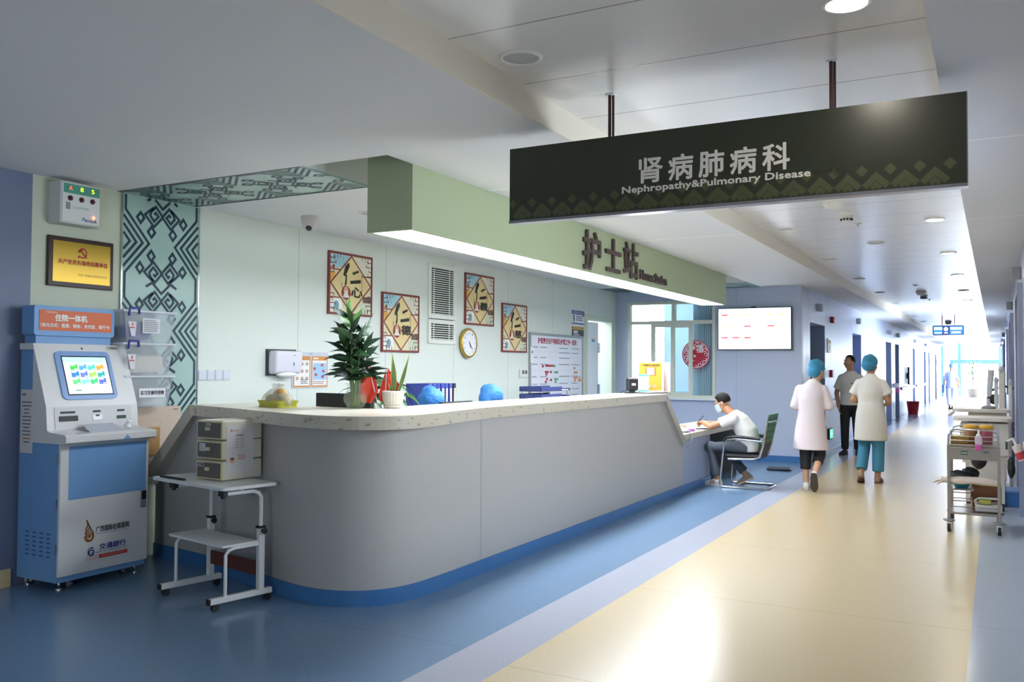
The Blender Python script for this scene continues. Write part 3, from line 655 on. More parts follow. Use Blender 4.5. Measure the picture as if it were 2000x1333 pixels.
# wall display on the end wall
t = thing('wall_display', 'large bright wall display listing beds in rows on the blue end wall', 'display', (-4.05, YF, 1.80), '-Y')
w, h = 1.195, .695
MB(BLACK).box(0, 0, .03, w, h, .075, .006).obj('casing', t); MB(DARK).box(.3, .15, 0, .9, .5, .03).obj('bracket', t); MB(BLACK).box(.55, h, .04, .63, h+.012, .07).obj('sensor', t)
MB(M('#f3f8fd', .3, emit=1.25)).rect(.014, .016, w-.014, h-.014, .0755).obj('screen', t)
b = MB(M('#c4e9f4', .3, emit=1.2)); b.rect(.014, h-.055, w-.014, h-.016, .0758)
RD = M('#e25868', .4, emit=.8); YL = M('#f0d68a', .4, emit=.9); GY = M('#d7dbe2', .4, emit=.9)
tabs = [(0, 0, RD), (0, 1, YL), (0, 2, YL), (0, 4, YL), (0, 5, YL), (1, 0, YL), (1, 2, RD), (1, 4, RD), (1, 5, YL), (2, 0, RD), (2, 1, RD), (2, 2, RD)]
for r, c, m in tabs: b.use(m).rect(.06+c*.188, .565-r*.187, .06+c*.188+(.11 if m is RD else .08), .588-r*.187, .076)
for r in range(3):
    for c in range(6 if r < 2 else 3):
        for q in range(3): b.use(GY).rect(.06+c*.188, .535-r*.187-q*.03, .06+c*.188+.1-.02*q, .541-r*.187-q*.03, .076)
b.obj('screen_content', t)
# paper cut on the window, curtain behind it
t = thing('paper_cut', 'round red flower paper cut stuck on the station window', 'decoration', (-4.447, YF, 1.73), '-Y')
b = MB(M('#b52038', .5)); PW = -.016; b.disc(0, 0, PW, .24, 48); rr = random.Random(3); b.use(M('#efe6ea', .6)); b.disc(0, 0, PW+.0006, .224, 48, .212)
for i in range(13):
    a = i*2*PI/13; r = .17; b.disc(r*math.cos(a), r*math.sin(a), PW+.0006, .034, 10, .022)
for i in range(26):
    x, y = rr.uniform(-.18, .0), rr.uniform(-.14, .1); a = rr.uniform(0, 3); l = rr.uniform(.015, .035); b.strip([(x, y), (x+l*math.cos(a), y+l*math.sin(a)), (x+l*math.cos(a+1), y+l*math.sin(a+1))], .013, PW+.001+.0001*i)
put_text(b, '福', .0, .03, .12, .16, PW+.004, M('#efe6ea', .6), .002); b.use(M('#b52038', .5))
for i in range(6): b.disc(-.08+.035*math.cos(i*1.047), .02+.035*math.sin(i*1.047), PW+.004, .024, 12)
b.strip([(-.15, -.12), (-.05, -.16), (.06, -.10), (.16, -.02)], .07, PW+.0042); b.obj('cut_paper', t)
b = MB(M('#94b8c8', .8)); n = 60; V = []
for i in range(n+1):
    x = -4.56+i*.47/n; y = YF+.24+.035*math.sin(i*1.3)+.012*math.sin(i*.5)
    V += [(x, y, .3), (x, y, 2.75)]
b.add(V, [(2*i, 2*i+2, 2*i+3, 2*i+1) for i in range(n)], True)
solo('curtain', b, 'blue grey pleated curtain drawn aside behind the station window', 'curtain')
# gold plaque, alarm box on the wall left of the glass
t = thing('gold_plaque', 'gold plaque with a red emblem in a dark wooden frame', 'plaque', (XB, 3.925, 2.06), '+X')
w, h = .528, .36
MB(M('#38201c', .35)).box(0, 0, 0, w, h, .025, .006).obj('frame', t); MB(M('#c9a548', .28, .75)).box(.035, .035, .02, w-.03, h-.032, .027).obj('plate', t)
RP = M('#9c1f1a', .5); b = MB(RP); cx, cy = .265, .255
pts = [(cx+.033*math.cos(a), cy+.033*math.sin(a)) for a in [2.0-i*.28 for i in range(16)]]; b.strip(pts, .010, .0275); b.strip([(cx-.036, cy-.038), (cx-.018, cy-.02)], .012, .0277)
b.strip([(cx-.012, cy+.014), (cx+.036, cy-.034)], .012, .0279); b.strip([(cx-.034, cy+.006), (cx-.002, cy+.030)], .018, .0278); b.obj('emblem', t)
text(t, '共产党员先锋岗创建单位', .075, .165, .475, .20, .0275, RP, .0012); text(t, '中共广西国际壮医医院委员会', .235, .085, .475, .102, .0275, M('#4a4236', .6))
t = thing('alarm_box', 'white gas alarm box with coloured digits mounted high on the wall', 'alarm box', (XB, 3.93, 2.50), '+X')
w, h = .315, .30
MB(M('#c8c9c4', .45)).box(0, 0, 0, w, h, .14, .008).obj('casing', t); MB(M('#e0e0dc', .4)).box(.012, .014, .14, w-.008, h-.012, .146, .002).obj('front_plate', t)
MB(M('#4f9a86', .4)).box(.02, .215, .146, w-.012, h-.018, .148).obj('display_band', t)
for i, (c, s) in enumerate((('#ff4030', 'A'), ('#b8d020', '8'), ('#b8d020', '5'))):
    b = MB(); put_text(b, s, .06+i*.088, .238, .085+i*.088, .268, .1485, M(c, .4, emit=2.0)); b.obj('digit', t)
    b = MB(M('#4a0f16', .3)); b.lathe([(.018, 0), (.018, .008), (.008, .012)], (.07+i*.088, .18, .146), 20); b.obj('button', t)
MB(GREY).box(.04, .10, .146, .07, .15, .15).obj('key_lock', t); text(t, '欠压超压报警器', .09, .11, .22, .128, .1468, M('#9aa7b4', .6))
b = MB(M('#ff5038', .4, emit=8.0)); b.ell((.258, .065, .148), (.010, .010, .006)); b.obj('warning_light', t)
b = MB(M('#27618a', .5)); put_text(b, 'EAGUR', .19, .028, .285, .045, .1468, M('#27618a', .5), .001); b.strip([(.165, .03), (.178, .055), (.195, .03)], .006, .1468); b.obj('logo', t)
# ================================================================ self service kiosk
KB = M('#6f9ccb', .4); KW = M('#d6d5d3', .4)
t = thing('self_service_kiosk', 'blue and white self service payment kiosk with a lit screen', 'kiosk', (-5.86, 4.085, 0), '+X')
u0, u1 = -.345, .345
b = MB(KB); b.box(u0, .06, .0, u1, .975, .425); b.box(u0, .975, 0, u1, 1.60, .15); b.obj('cabinet', t)
b = MB(KW); b.box(u0-.002, .10, .425, u1+.002, .972, .447, .004); d = b.obj('front_door', t)
MB(KB).box(u0+.06, .60, .447, u1-.02, .955, .449).obj('blue_panel', d)
b = MB(M('#9aa0a6', .3, .6)); b.box(u1-.065, .475, .447, u1-.018, .60, .457, .005); b.use(BLACK).box(u1-.06, .535, .457, u1-.023, .595, .460); b.obj('lock', d)
for v in (.25, .55, .85): MB(CHROME).box(u0-.004, v, .41, u0+.006, v+.06, .43).obj('hinge', t)
b = MB(M('#3a5f8f', .6)); b.T = frame((u0-.001, 0, 0), (0, 0, 1), (0, 1, 0), (-1, 0, 0))
for i in range(4):
    for j in range(6): b.rect(.09+i*.075, .22+j*.03, .13+i*.075, .23+j*.03, .0005)
b.obj('vent', t)
for u in (u0+.05, u1-.05):
    for w_ in (.05, .38):
        MB(CHROME).lathe([(.02, 0), (.022, .012), (.008, .016), (.008, .06)], (0, 0, 0), 16).obj('levelling_foot', t).matrix_local = frame((u, 0, w_), (1,0,0), (0,0,-1), (0,1,0))
for u in (u0+.14, u1-.14):
    b = MB(CHROME); b.tube([(u-.01, .025, .36), (u+.01, .025, .36)], .022, 14); b.box(u-.013, .03, .345, u+.013, .06, .375); b.obj('caster', t)
# console: profile in (out, up)
b = MB(KW); PR = [(.151, .975), (.50, .975), (.515, .985), (.515, 1.025), (.50, 1.035), (.335, 1.05), (.315, 1.06), (.30, 1.215), (.145, 1.645), (.0, 1.645), (.0, 1.602), (.151, 1.602)]
b.T = frame((u0-.012, 0, 0), (0, 0, 1), (0, 1, 0), (-1, 0, 0)); b.prism(PR, -(u1-u0+.024), 0); b.T = None; c = b.obj('console', t)
dv = Vector((0, .43, -.155)).normalized(); dn = Vector((0, .155, .43)).normalized(); SF = frame((0, 1.215, .30), (1,0,0), dv, dn)
b = MB(M('#7d9fd0', .35)); b.T = SF; pts = []
def rrect(x0, y0, x1, y1, r, n=5):
    P = []
    for cx, cy, a0 in ((x1-r, y0+r, -PI/2), (x1-r, y1-r, 0), (x0+r, y1-r, PI/2), (x0+r, y0+r, PI)):
        for i in range(n+1): P.append((cx+r*math.cos(a0+i*PI/2/n), cy+r*math.sin(a0+i*PI/2/n)))
    return P
b.prism(rrect(-.225, .045, .205, .40, .04), 0, .010); b.obj('screen_bezel', c)
b = MB(BLACK); b.T = SF; b.box(-.185, .075, .008, .175, .365, .0105); b.obj('screen_frame', c)
b = MB(M('#e8f6ff', .3, emit=1.0)); b.T = SF; b.rect(-.175, .085, .165, .355, .0112); b.use(M('#9fdcf6', .3, emit=1.0)).rect(-.175, .315, .165, .355, .0115)
for i, cc in enumerate(['#3fae49', '#4f8fd0', '#3fb89a', '#f08a28', '#1f6fb0', '#5a6fd0', '#8ad04a', '#1f8f88', '#4fc06a', '#6fc8c0', '#2fa860', '#4a58c8']):
    x, y = -.13+(i % 4)*.068, .258-(i//4)*.052
    b.use(M(cc, .3, emit=.9)).rect(x, y, x+.06, y+.045, .0116); b.use(M('#f4f8ff', .3, emit=.9)).rect(x+.004, y+.034, x+.04, y+.041, .0118); b.rect(x+.03, y+.005, x+.054, y+.011, .0118)
b.use(M('#3f8f7a', .4, emit=.5)).rect(-.12, .105, -.075, .115, .0116); b.obj('screen', c)
b = MB(BLACK); b.T = SF; b.disc(0, .425, .001, .008, 14); b.obj('camera_lens', c)
b = MB(M('#b0b1a8', .5)); b.T = SF; b.rect(.20, .42, .30, .445, .001); scribble(b, .23, .425, .295, .440, 1, .0015, INK); b.obj('badge', c)
TS = frame((0, 1.06, .3175), (1, 0, 0), Vector((0, .155, -.015)).normalized(), Vector((0, .015, .155)).normalized())
b = MB(M('#cac9c9', .4)); b.T = TS; b.box(-.30, .002, -.003, .30, .15, .001); b.obj('slot_panel', c)
for (x, wd, h_, col) in ((-.20, .14, .036, '#1d2023'), (.02, .075, .036, '#f0f0f0'), (.215, .075, .024, '#1f4a38')):
    b = MB(M(col, .4)); b.T = TS; b.box(x-wd/2, .055, .0, x+wd/2, .055+h_, .006, .002); b.use(BLACK).box(x-wd*.42, .108, 0, x+wd*.36, .122, .004)
    if col == '#f0f0f0': b.use(M('#303236', .5)).box(x-.015, .08, .006, x+.015, .091, .008)
    b.obj('card_slot', c)
b = MB(M('#b6b9c4', .4)); b.face([(-.12, 1.052, .345), (.12, 1.052, .345), (.14, 1.037, .47), (-.14, 1.037, .47)]); b.add([(-.14,1.033,.475),(.14,1.033,.475),(.12,1.09,.34),(-.12,1.09,.34)], [(0,1,2,3)]); b.obj('cash_tray', c)
b = MB(M('#8c8f96', .4)); b.box(-.24, 1.036, .40, -.16, 1.041, .47); b.obj('keypad', c)
b = MB(M('#eceef2', .6)); b.tube([(.19, 1.045, .42), (.20, 1.07, .40), (.205, 1.10, .42)], [.02, .022, .015], 8); b.obj('paper_slip', c)
b = MB(KB); b.face([(.08, .985, .516), (.14, .985, .516), (.11, 1.015, .516)]); b.obj('arrow_mark', c)
b = MB(KB); b.box(u0+.01, 1.645, .02, u1-.10, 1.72, .14); b.obj('neck', t)
b = MB(KB); b.prism(rrect(u0-.02, 1.70, u1-.09, 1.905, .02), .03, .165); sh = b.obj('sign_head', t)
MB(M('#d2602a', .45)).box(u0+.015, 1.735, .165, u1-.115, 1.875, .168).obj('sign_face', sh)
b = MB(); put_text(b, '住院一体机', -.215, 1.802, .03, 1.848, .1685, WT, .002); put_text(b, '（支付方式：医保、微信、支付宝、银行卡）', -.322, 1.758, .218, 1.785, .1685, WT, .0008); put_text(b, '广西国际壮医医院', -.29, 1.855, -.2, 1.866, .1685, WT); b.obj('lettering', sh)
# livery on the door
GO = M('#9a5f20', .4, .3); b = MB(GO); gx, gy = -.125, .36
for k in range(4): b.strip([(gx-.03+k*.006, gy-.01-.012*k), (gx-.025+.012*k, gy+.03-.01*k), (gx-.012+.014*k, gy+.055-.018*k), (gx-.02+.008*k, gy+.09-.018*k)][::-1], .010-.001*k, .4485)
b.strip([(gx+.03*math.cos(a), gy-.025+.03*math.sin(a)) for a in [-3.4+i*.28 for i in range(16)]], .016, .4485); b.disc(gx+.004, gy-.022, .4487, .011, 12); b.obj('logo', d)
text(d, '广西国际壮医医院', -.075, .355, .19, .395, .4485, M('#2a2622', .5), .0008); b = MB(); scribble(b, -.075, .340, .19, .348, 1, .4485, M('#8c8680', .6)); b.obj('small_print', d)
BL = M('#27357a', .5); b = MB(BL); b.strip([(-.13, .21), (-.13, .245)], .01, .4485); b.disc(-.105, .222, .4486, .023, 24, .014); b.strip([(-.13, .247), (-.105, .257), (-.09, .252)], .008, .4488); b.disc(-.100, .217, .4490, .007, 12); b.obj('logo', d)
text(d, '交通銀行', -.045, .232, .165, .272, .4485, BL, .0012); text(d, 'BANK OF COMMUNICATIONS', -.07, .212, .18, .224, .4485, BL)
b = MB(M('#c23030', .5)); b.rect(-.045, .175, .18, .200, .4483); b.strip([(-.14, .176), (-.045, .176), (-.045, .199), (-.14, .199)], .002, .4484, True); put_text(b, '您的财富管理银行', -.03, .181, .165, .195, .4487, M('#e8a8a0', .5)); put_text(b, '始于1908', -.125, .181, -.055, .194, .4487, M('#c23030', .5)); b.obj('slogan_strip', d)
b = MB(M('#d4d1cb', .8)); b.T = frame((u0-.002, 0, 0), (0, 0, 1), (0, 1, 0), (-1, 0, 0)); b.box(.012, .90, 0, .148, 1.33, .002)
rr = random.Random(2)
for v in [1.24-.0245*i for i in range(12)]:
    ww = rr.uniform(.03, .06); b.use(M('#c07830', .7) if int(v*100) % 9 == 0 else INKG).rect(.08-ww*.9, v, .08+ww*.9, v+.008, .0025)
b.use(INKG).rect(.025, 1.29, .07, 1.303, .0025); b.obj('notice', t)
# ================================================================ carton, storage boxes beside the glass panel
b = MB(M('#c9b7a6', .8, noise=.03)); b.box(0, 0, 0, .56, .53, .115, .004); b.use(M('#b39f8c', .8)).disc(.25, .40, .1155, .12, 24, .113, .035); b.use(M('#8c7a68', .8)).rect(.05, .50, .10, .51, .1155); b.rect(.48, .50, .53, .51, .1155)
solo('carton', b, 'pale upright carton on the low shelf under the storage boxes', 'box', (XB+.016, 4.46, .645), '+X')
b = MB(M('#b4aea2', .5)); b.box(-5.885, 4.40, .60, -5.62, 4.70, .643); solo('low_shelf', b, 'low shelf between the kiosk and the sloping counter end', 'shelf')
b = MB(M('#a8824c', .7, noise=.05)); b.box(0, 0, 0, .27, .22, .02, .008); solo('brown_envelope', b, 'brown envelope leaning on the carton beside the kiosk', 'envelope', (-5.752, 4.53, .80), '+X')
for k, (y, c) in enumerate(((4.52, '#2f8a5a'), (4.60, '#7a3f8a'))):
    t = thing('tube_bag', 'clear bag of %s capped sample tubes propped below the brown envelope' % ('green' if k == 0 else 'purple'), 'bag', (-5.74, y, .644))
    b = MB(M('#dfe3ea', .15, 0, .5, 0, .45)); b.ell((.0, .05, .12), (.025, .05, .125)); b.ell((0, .05, .26), (.02, .035, .04)); b.obj('bag', t)
    b = MB(M('#d8d4dc', .3))
    for i in range(5): b.tube([(0, .02+i*.015, .03), (.005, .015+i*.016, .17)], .006, 8)
    b.obj('tubes', t); b = MB(M(c, .4))
    for i in range(5): b.tube([(.005, .015+i*.016, .17), (.006, .015+i*.016, .195)], .0075, 8)
    b.obj('caps', t)
TRN = M('#eaeef6', .2, 0, .4, 0, .30); LIDM = M('#eceff6', .25, 0, .4, 0, .7); CLIP = M('#2c3690', .35)
def bin_box(z, dy, w, label, clip):
    t = thing('storage_box', label, 'storage box', (-5.875, 4.40+dy, z), group='clear storage boxes in a stack')
    d_, h_, s = .24, .225, .035
    V = [(0, s, 0), (d_-.02, s, 0), (d_-.02, w-s, 0), (0, w-s, 0), (0, 0, h_), (d_, 0, h_), (d_, w, h_), (0, w, h_)]
    b = MB(TRN); b.add(V, [(0, 3, 2, 1), (0, 1, 5, 4), (1, 2, 6, 5), (2, 3, 7, 6), (3, 0, 4, 7)], False); b.obj('tub', t)
    MB(LIDM).box(-.005, -.015, h_, d_+.012, w+.015, h_+.018, .005).obj('lid', t)
    if clip:
        b = MB(CLIP); b.tube([(d_+.012, .03, h_-.03), (d_+.02, .03, h_+.03), (d_+.02, .11, h_+.03), (d_+.012, .12, h_-.012)], .009, 8); b.obj('clip', t)
    return t
t1 = bin_box(1.18, .0, .43, 'clear storage box at the bottom of the stack with a printed name label', False)
t2 = bin_box(1.425, -.02, .45, 'clear storage box in the middle of the stack holding white packs', True)
t3 = bin_box(1.67, -.02, .46, 'clear storage box on top of the stack with a white list label', True)
b = MB(M('#e4e4e8', .6)); b.T = frame((.236, .12, .075), (0, 1, 0), (.0, 0, 1), (1, 0, 0)); b.rect(0, 0, .24, .07, .001); put_text(b, '实习生操作用物', .015, .02, .225, .052, .0018, INK, .0008); b.obj('label', t1)
b = MB(M('#d9d9e0', .6)); b.T = frame((.238, .16, .07), (0, 1, 0), (.0, 0, 1), (1, 0, 0)); b.rect(0, 0, .16, .115, .001); scribble(b, .012, .01, .148, .105, 7, .0018, INKG, .4); b.obj('label', t3)
for tt in (t2, t3):
    b = MB(M('#d6d6dc', .6)); b.T = frame((.234, .035, .045), (0, 1, 0), (.0, 0, 1), (1, 0, 0)); b.face([(0, .11, .001), (.075, .11, .001), (.065, 0, .001), (.03, 0, .001)]); b.use(RED).rect(.015, .06, .06, .068, .0016); b.rect(.035, .075, .045, .1, .0016); b.obj('sticker', tt)
b = MB(M('#3a4a9c', .7, bump=.4)); b.ell((.13, .17, .085), (.085, .12, .08)); solo('blue_cloth', b, 'folded blue cloth inside the top storage box', 'cloth', (-5.875, 4.40, 1.672))
b = MB(M('#d9d2c4', .7, bump=.5)); b.box(.03, .09, .0, .19, .40, .14, .03); b.use(M('#4f86b4', .6)).box(.172, .30, .04, .174, .38, .1); solo('white_pack', b, 'white packed cloths inside the middle storage box', 'pack', (-5.875, 4.385, 1.437))
b = MB(M('#d8d8dc', .5)); b.box(.03, .2, 0, .16, .37, .06, .02); solo('white_pack', b, 'flat white pack inside the bottom storage box', 'pack', (-5.875, 4.40, 1.187))
b = MB(M('#a5a838', .5)); b.box(.04, .06, 0, .15, .13, .15, .02); b.use(M('#3a78b8', .5)).ell((.1, .1, .16), (.03, .05, .02)); solo('yellow_bottle', b, 'yellow green packet inside the bottom storage box', 'packet', (-5.875, 4.40, 1.187))
# ================================================================ rolling table and drawer cabinet
t = thing('rolling_table', 'white height adjustable rolling table with a footrest shelf', 'table', (-4.44, 4.19, 0), rz=-.20)
TW = M('#dcdcd8', .35)
b = MB(TW); b.prism(rrect(-.50, -.20, .36, .20, .03), .735, .755); b.obj('table_top', t)
MB(BLACK).box(-.44, -.175, .755, -.14, -.155, .768, .004).obj('stop_bar', t)
for sx in (-.29, .29):
    b = MB(TW); b.box(sx-.018, -.24, .045, sx+.018, .20, .08, .003); b.obj('foot_rail', t)
    b = MB(TW); b.box(sx-.018, .10, .08, sx+.018, .14, .47, .003); b.obj('post_sleeve', t)
    b = MB(TW); b.tube([(sx, .12, .45), (sx, .12, .66), (sx, .10, .69), (sx, .06, .705), (sx, -.16, .705)], .013, 12); b.obj('leg', t)
    b = MB(BLACK); b.box(sx-.022, .096, .465, sx+.022, .144, .48); b.tube([(sx+.018, .12, .45), (sx+.045, .12, .45)], [.012, .02], 10); b.obj('height_knob', t)
    b = MB(TW); b.tube([(sx, -.13, .08), (sx, -.13, .33), (sx, -.11, .355), (sx, -.07, .365), (sx, .10, .365)], .011, 12); b.obj('shelf_support', t)
    b = MB(BLACK); b.box(sx-.03, -.17, .695, sx+.03, -.14, .735); b.tube([(sx, -.155, .68), (sx, -.155, .70)], .015, 10); b.obj('clamp', t)
    b = MB(BLACK); b.box(sx-.019, -.248, .044, sx+.019, -.239, .081); b.obj('end_cap', t)
    for y in (-.20, .17):
        b = MB(BLACK); b.tube([(sx-.015, y, .022), (sx+.015, y, .022)], .022, 16); b.box(sx-.010, y-.012, .02, sx+.010, y+.012, .046); b.obj('caster', t)
b = MB(TW); b.prism(rrect(-.34, -.16, .30, .10, .01), .376, .39); b.obj('footrest_shelf', t)
MB(M('#5e2c22', .5)).box(-.272, .11, .16, .272, .125, .25).obj('back_board', t)
b = MB(TW); b.tube([(-.29, -.02, .715), (.29, -.02, .715)], .012, 10); b.obj('top_rail', t)
t = thing('drawer_cabinet', 'cream plastic three drawer cabinet with smoky fronts on the rolling table', 'cabinet', (-4.49, 4.16, .7555), rz=-.10)
CR = M('#d3cfbf', .4); CR2 = M('#d0c69c', .45)
for k in range(3):
    z = .002+k*.13
    b = MB(CR); b.box(-.13, 0, z, .13, .31, z+.126, .012, 3); ca = b.obj('case', t)
    b = MB(CR2); b.box(-.132, -.014, z+.004, .132, .006, z+.122, .006); dr = b.obj('drawer', t)
    b = MB(M('#66625a', .2, 0, .5, coat=.3)); b.box(-.118, -.0165, z+.014, .118, -.012, z+.112, .002); b.obj('front_window', dr)
    MB(M('#c8bf98', .5)).box(-.03, -.026, z+.06, .012, -.012, z+.082, .002).obj('handle', dr)
    b = MB(M('#d0d0d4', .6)); b.T = frame((0, -.017, z), (1, 0, 0), (0, 0, 1), (0, -1, 0))
    if k == 2: b.rect(-.03, .092, .02, .106, .001); scribble(b, -.025, .094, .016, .104, 1, .0015, INK)
    if k == 1: b.rect(-.095, .055, -.035, .105, .001); scribble(b, -.09, .06, -.04, .10, 3, .0015, INKG, .35)
    if k == 0: b.rect(-.118, .085, -.045, .112, .001); put_text(b, '收风扇', -.113, .089, -.05, .109, .0015, INK, .0006)
    b.obj('label', dr)
b = MB(M('#d4d2d2', .8)); b.T = frame((.1305, .02, .04), (0, 1, 0), (0, 0, 1), (1, 0, 0)); b.box(0, 0, 0, .215, .31, .0015); s = M('#5a5a60', .7)
b.use(M('#c2793a', .6)).rect(.03, .275, .045, .29, .002); b.rect(.05, .278, .09, .283, .002); scribble(b, .07, .245, .14, .255, 1, .002, INK)
for i in range(4): scribble(b, .07, .222-.018*i, .095, .229-.018*i, 1, .002, s); scribble(b, .115, .222-.018*i, .14, .229-.018*i, 1, .002, s)
b.use(M('#d8a084', .6)).disc(.045, .09, .002, .018, 16); b.use(M('#8a4a30', .6)).disc(.045, .10, .0022, .016, 14, 0, .008)
scribble(b, .09, .09, .165, .125, 3, .002, M('#c88a7a', .6)); b.obj('side_notice', t)
# ================================================================ things on the counter
CT = 1.2055
t = thing('fruit_tray', 'yellow foam tray of guavas wrapped in a thin plastic bag', 'fruit tray', (-4.52, 4.80, CT), rz=-.3); t.scale = (.88, .88, .88)
MB(M('#b8b83c', .5)).prism(rrect(-.17, -.09, .17, .09, .03), .0, .014).obj('tray', t)
b = MB(M('#c0bd44', .5)); b.add([(x*1., y*1., .014) for x, y in rrect(-.165, -.085, .165, .085, .03)]+[(x*1.12, y*1.15, .055) for x, y in rrect(-.165, -.085, .165, .085, .03)], [(i, (i+1) % 24, 24+(i+1) % 24, 24+i) for i in range(24)], True); b.obj('tray_rim', t)
b = MB(M('#e6e2dc', .2, 0, .5, 0, .38, bump=.8, bscale=40)); n = 28
prof = [(.20, .02, .012), (.195, .11, .06), (.15, .09, .10), (.09, .06, .135), (.045, .035, .15), (.08, .035, .175), (.10, .03, .19)]
V = []; rr = random.Random(8)
for (rx, ry, z) in prof:
    for j in range(n): a = 2*PI*j/n; q = 1+rr.uniform(-.07, .07); V.append((rx*q*math.cos(a), ry*q*math.sin(a), z+rr.uniform(-.006, .006)))
b.add(V, [(i*n+j, i*n+(j+1) % n, (i+1)*n+(j+1) % n, (i+1)*n+j) for i in range(len(prof)-1) for j in range(n)], True); b.obj('plastic_bag', t)
for i, (x, y, z, r) in enumerate(((-.09, 0, .055, .042), (0, -.02, .055, .044), (.09, .01, .055, .042), (-.02, .02, .098, .04), (.05, .0, .10, .038))):
    b = MB(M('#b6a552' if i < 3 else '#c09a5a', .5, noise=.06)); b.ell((x, y, z), (r*1.1, r, r*.9)); b.v = [tuple(v) for v in b.v]
    o = solo('guava', b, ['yellow guava at the left end of the wrapped tray', 'yellow guava in the middle of the wrapped tray', 'yellow guava at the right end of the wrapped tray', 'brownish guava piled on the left in the wrapped bag', 'brownish guava piled on the right in the wrapped bag'][i], 'fruit', (-4.50, 4.78, CT), rz=-.3, group='guavas in the tray')
t = thing('monitor', 'wide black monitor rising behind the counter left of the glass vase', 'monitor', (-4.30, 5.27, .73), rz=-.12)
b = MB(BLACK); b.box(-.29, -.02, .19, .29, .02, .565, .006); b.obj('casing', t); b = MB(DARK); b.box(-.03, -.01, .02, .03, .03, .25); b.box(-.11, -.08, 0, .11, .1, .02, .005); b.obj('stand', t)
t = thing('monitor', 'black monitor edge just visible in front of the first blue capped nurse', 'monitor', (-4.12, 6.56, .73), rz=-PI/2)
b = MB(BLACK); b.box(-.25, -.02, .12, .25, .02, .47, .006); b.obj('casing', t); b = MB(DARK); b.box(-.03, -.01, .02, .03, .03, .2); b.box(-.11, -.08, 0, .11, .1, .02, .005); b.obj('stand', t)
# glass vase with its plant
GL = M('#eef4f0', .03, 0, .5, .0, .13)
t = thing('glass_vase', 'bulbous clear glass vase of water on the counter corner', 'vase', (-3.96, 4.975, CT))
b = MB(GL); b.lathe([(.04, .0), (.058, .006), (.084, .05), (.086, .07), (.074, .105), (.058, .135), (.062, .16), (.078, .178)], n=32, cap=False); b.disc(0, 0, .002, .04); b.obj('glass', t)
b = MB(M('#8fa85a', .1, 0, .5, 0, .28)); b.lathe([(.038, .006), (.054, .01), (.079, .05), (.081, .07), (.07, .10)], n=28); b.obj('water', t)
t = thing('leafy_plant', 'dark green plant with many pointed leaves standing in the glass vase', 'plant', (-3.96, 4.975, CT+.009))
b = MB(M('#5f7a3a', .6)); st = []; rr = random.Random(4)
for i in range(7):
    a = i*.9; x, y = .03*math.cos(a), .03*math.sin(a); hx, hy = .09*math.cos(a+.4), .10*math.sin(a+.4); H_ = [.40, .52, .36, .66, .48, .58, .44][i]
    b.tube([(x*.6, y*.6, 0), (x, y, .15), (hx*.6, hy*.6, .3), (hx*.7, hy*.7, H_-.03)], .008, 8); st.append((hx*.7, hy*.7, H_))
b.obj('stems', t)
def leaf(mb, base, d, L, w, droop, n=5, up=Vector((0, 0, 1)), roll=0.):
    d = Vector(d).normalized(); s = d.cross(up); s = s.normalized() if s.length > 1e-3 else Vector((1, 0, 0)); s = Matrix.Rotation(roll, 3, d) @ s; V = []; p = Vector(base)
    for i in range(n+1):
        q = i/n; ww = w*math.sin(PI*min(q*.85+.12, 1))*(1-q**3) if i < n else 0
        dd = (d+Vector((0, 0, -droop*q))).normalized(); nr = s.cross(dd)
        V += [p-s*ww/2+nr*ww*.12, p-nr*0, p+s*ww/2+nr*ww*.12]; p = p+dd*L/n
    mb.add(V, [(3*i+k, 3*i+k+1, 3*i+k+4, 3*i+k+3) for i in range(n) for k in (0, 1)], True)
b = MB(); LG = [M('#24402a', .4), M('#2f5230', .4), M('#1d3424', .4), M('#4f7a3c', .4)]
for k, (x, y, h_) in enumerate(st):
    for i in range(22 if h_ > .5 else 17):
        z = max(h_-i*.020, .19+.02*(i % 3)); a = i*2.4+k; el = .25+.9*(1-min(i/9, 1)); dd = Vector((math.cos(a)*math.cos(el), math.sin(a)*math.cos(el), math.sin(el)))
        b.use(LG[3] if (i < 3 and h_ > .55) else LG[(i+k) % 3]); leaf(b, (x, y, z), dd, rr.uniform(.14, .20), rr.uniform(.045, .062), rr.uniform(.2, .8), 5, Vector((0, 0, 1)), rr.uniform(-1.1, 1.1))
b.obj('foliage', t)
t = thing('flower_pot', 'small ribbed white pot on a saucer beside the glass vase', 'pot', (-3.745, 5.125, CT))
b = MB(M('#d9d3c6', .4)); n = 64; prof = [(.050, .014), (.062, .03), (.072, .07), (.076, .115), (.074, .122), (.069, .122), (.066, .10)]; V = []
for (r, z) in prof:
    for j in range(n): a = 2*PI*j/n; q = r+(.0028*math.cos(a*22) if .02 < z < .118 else 0); V.append((q*math.cos(a), q*math.sin(a), z))
b.add(V, [(i*n+j, i*n+(j+1) % n, (i+1)*n+(j+1) % n, (i+1)*n+j) for i in range(len(prof)-1) for j in range(n)], True); b.use(M('#4a3a2c', .9)).disc(0, 0, .10, .066, 24); b.obj('pot_body', t)
b = MB(M('#d9d3c6', .4)); b.lathe([(.048, 0), (.062, .004), (.067, .018), (.062, .02), (.048, .012)], n=36); b.obj('saucer', t)
t = thing('snake_plant', 'snake plant with two yellow edged upright leaves in the white pot', 'plant', (-3.745, 5.125, CT+.1))
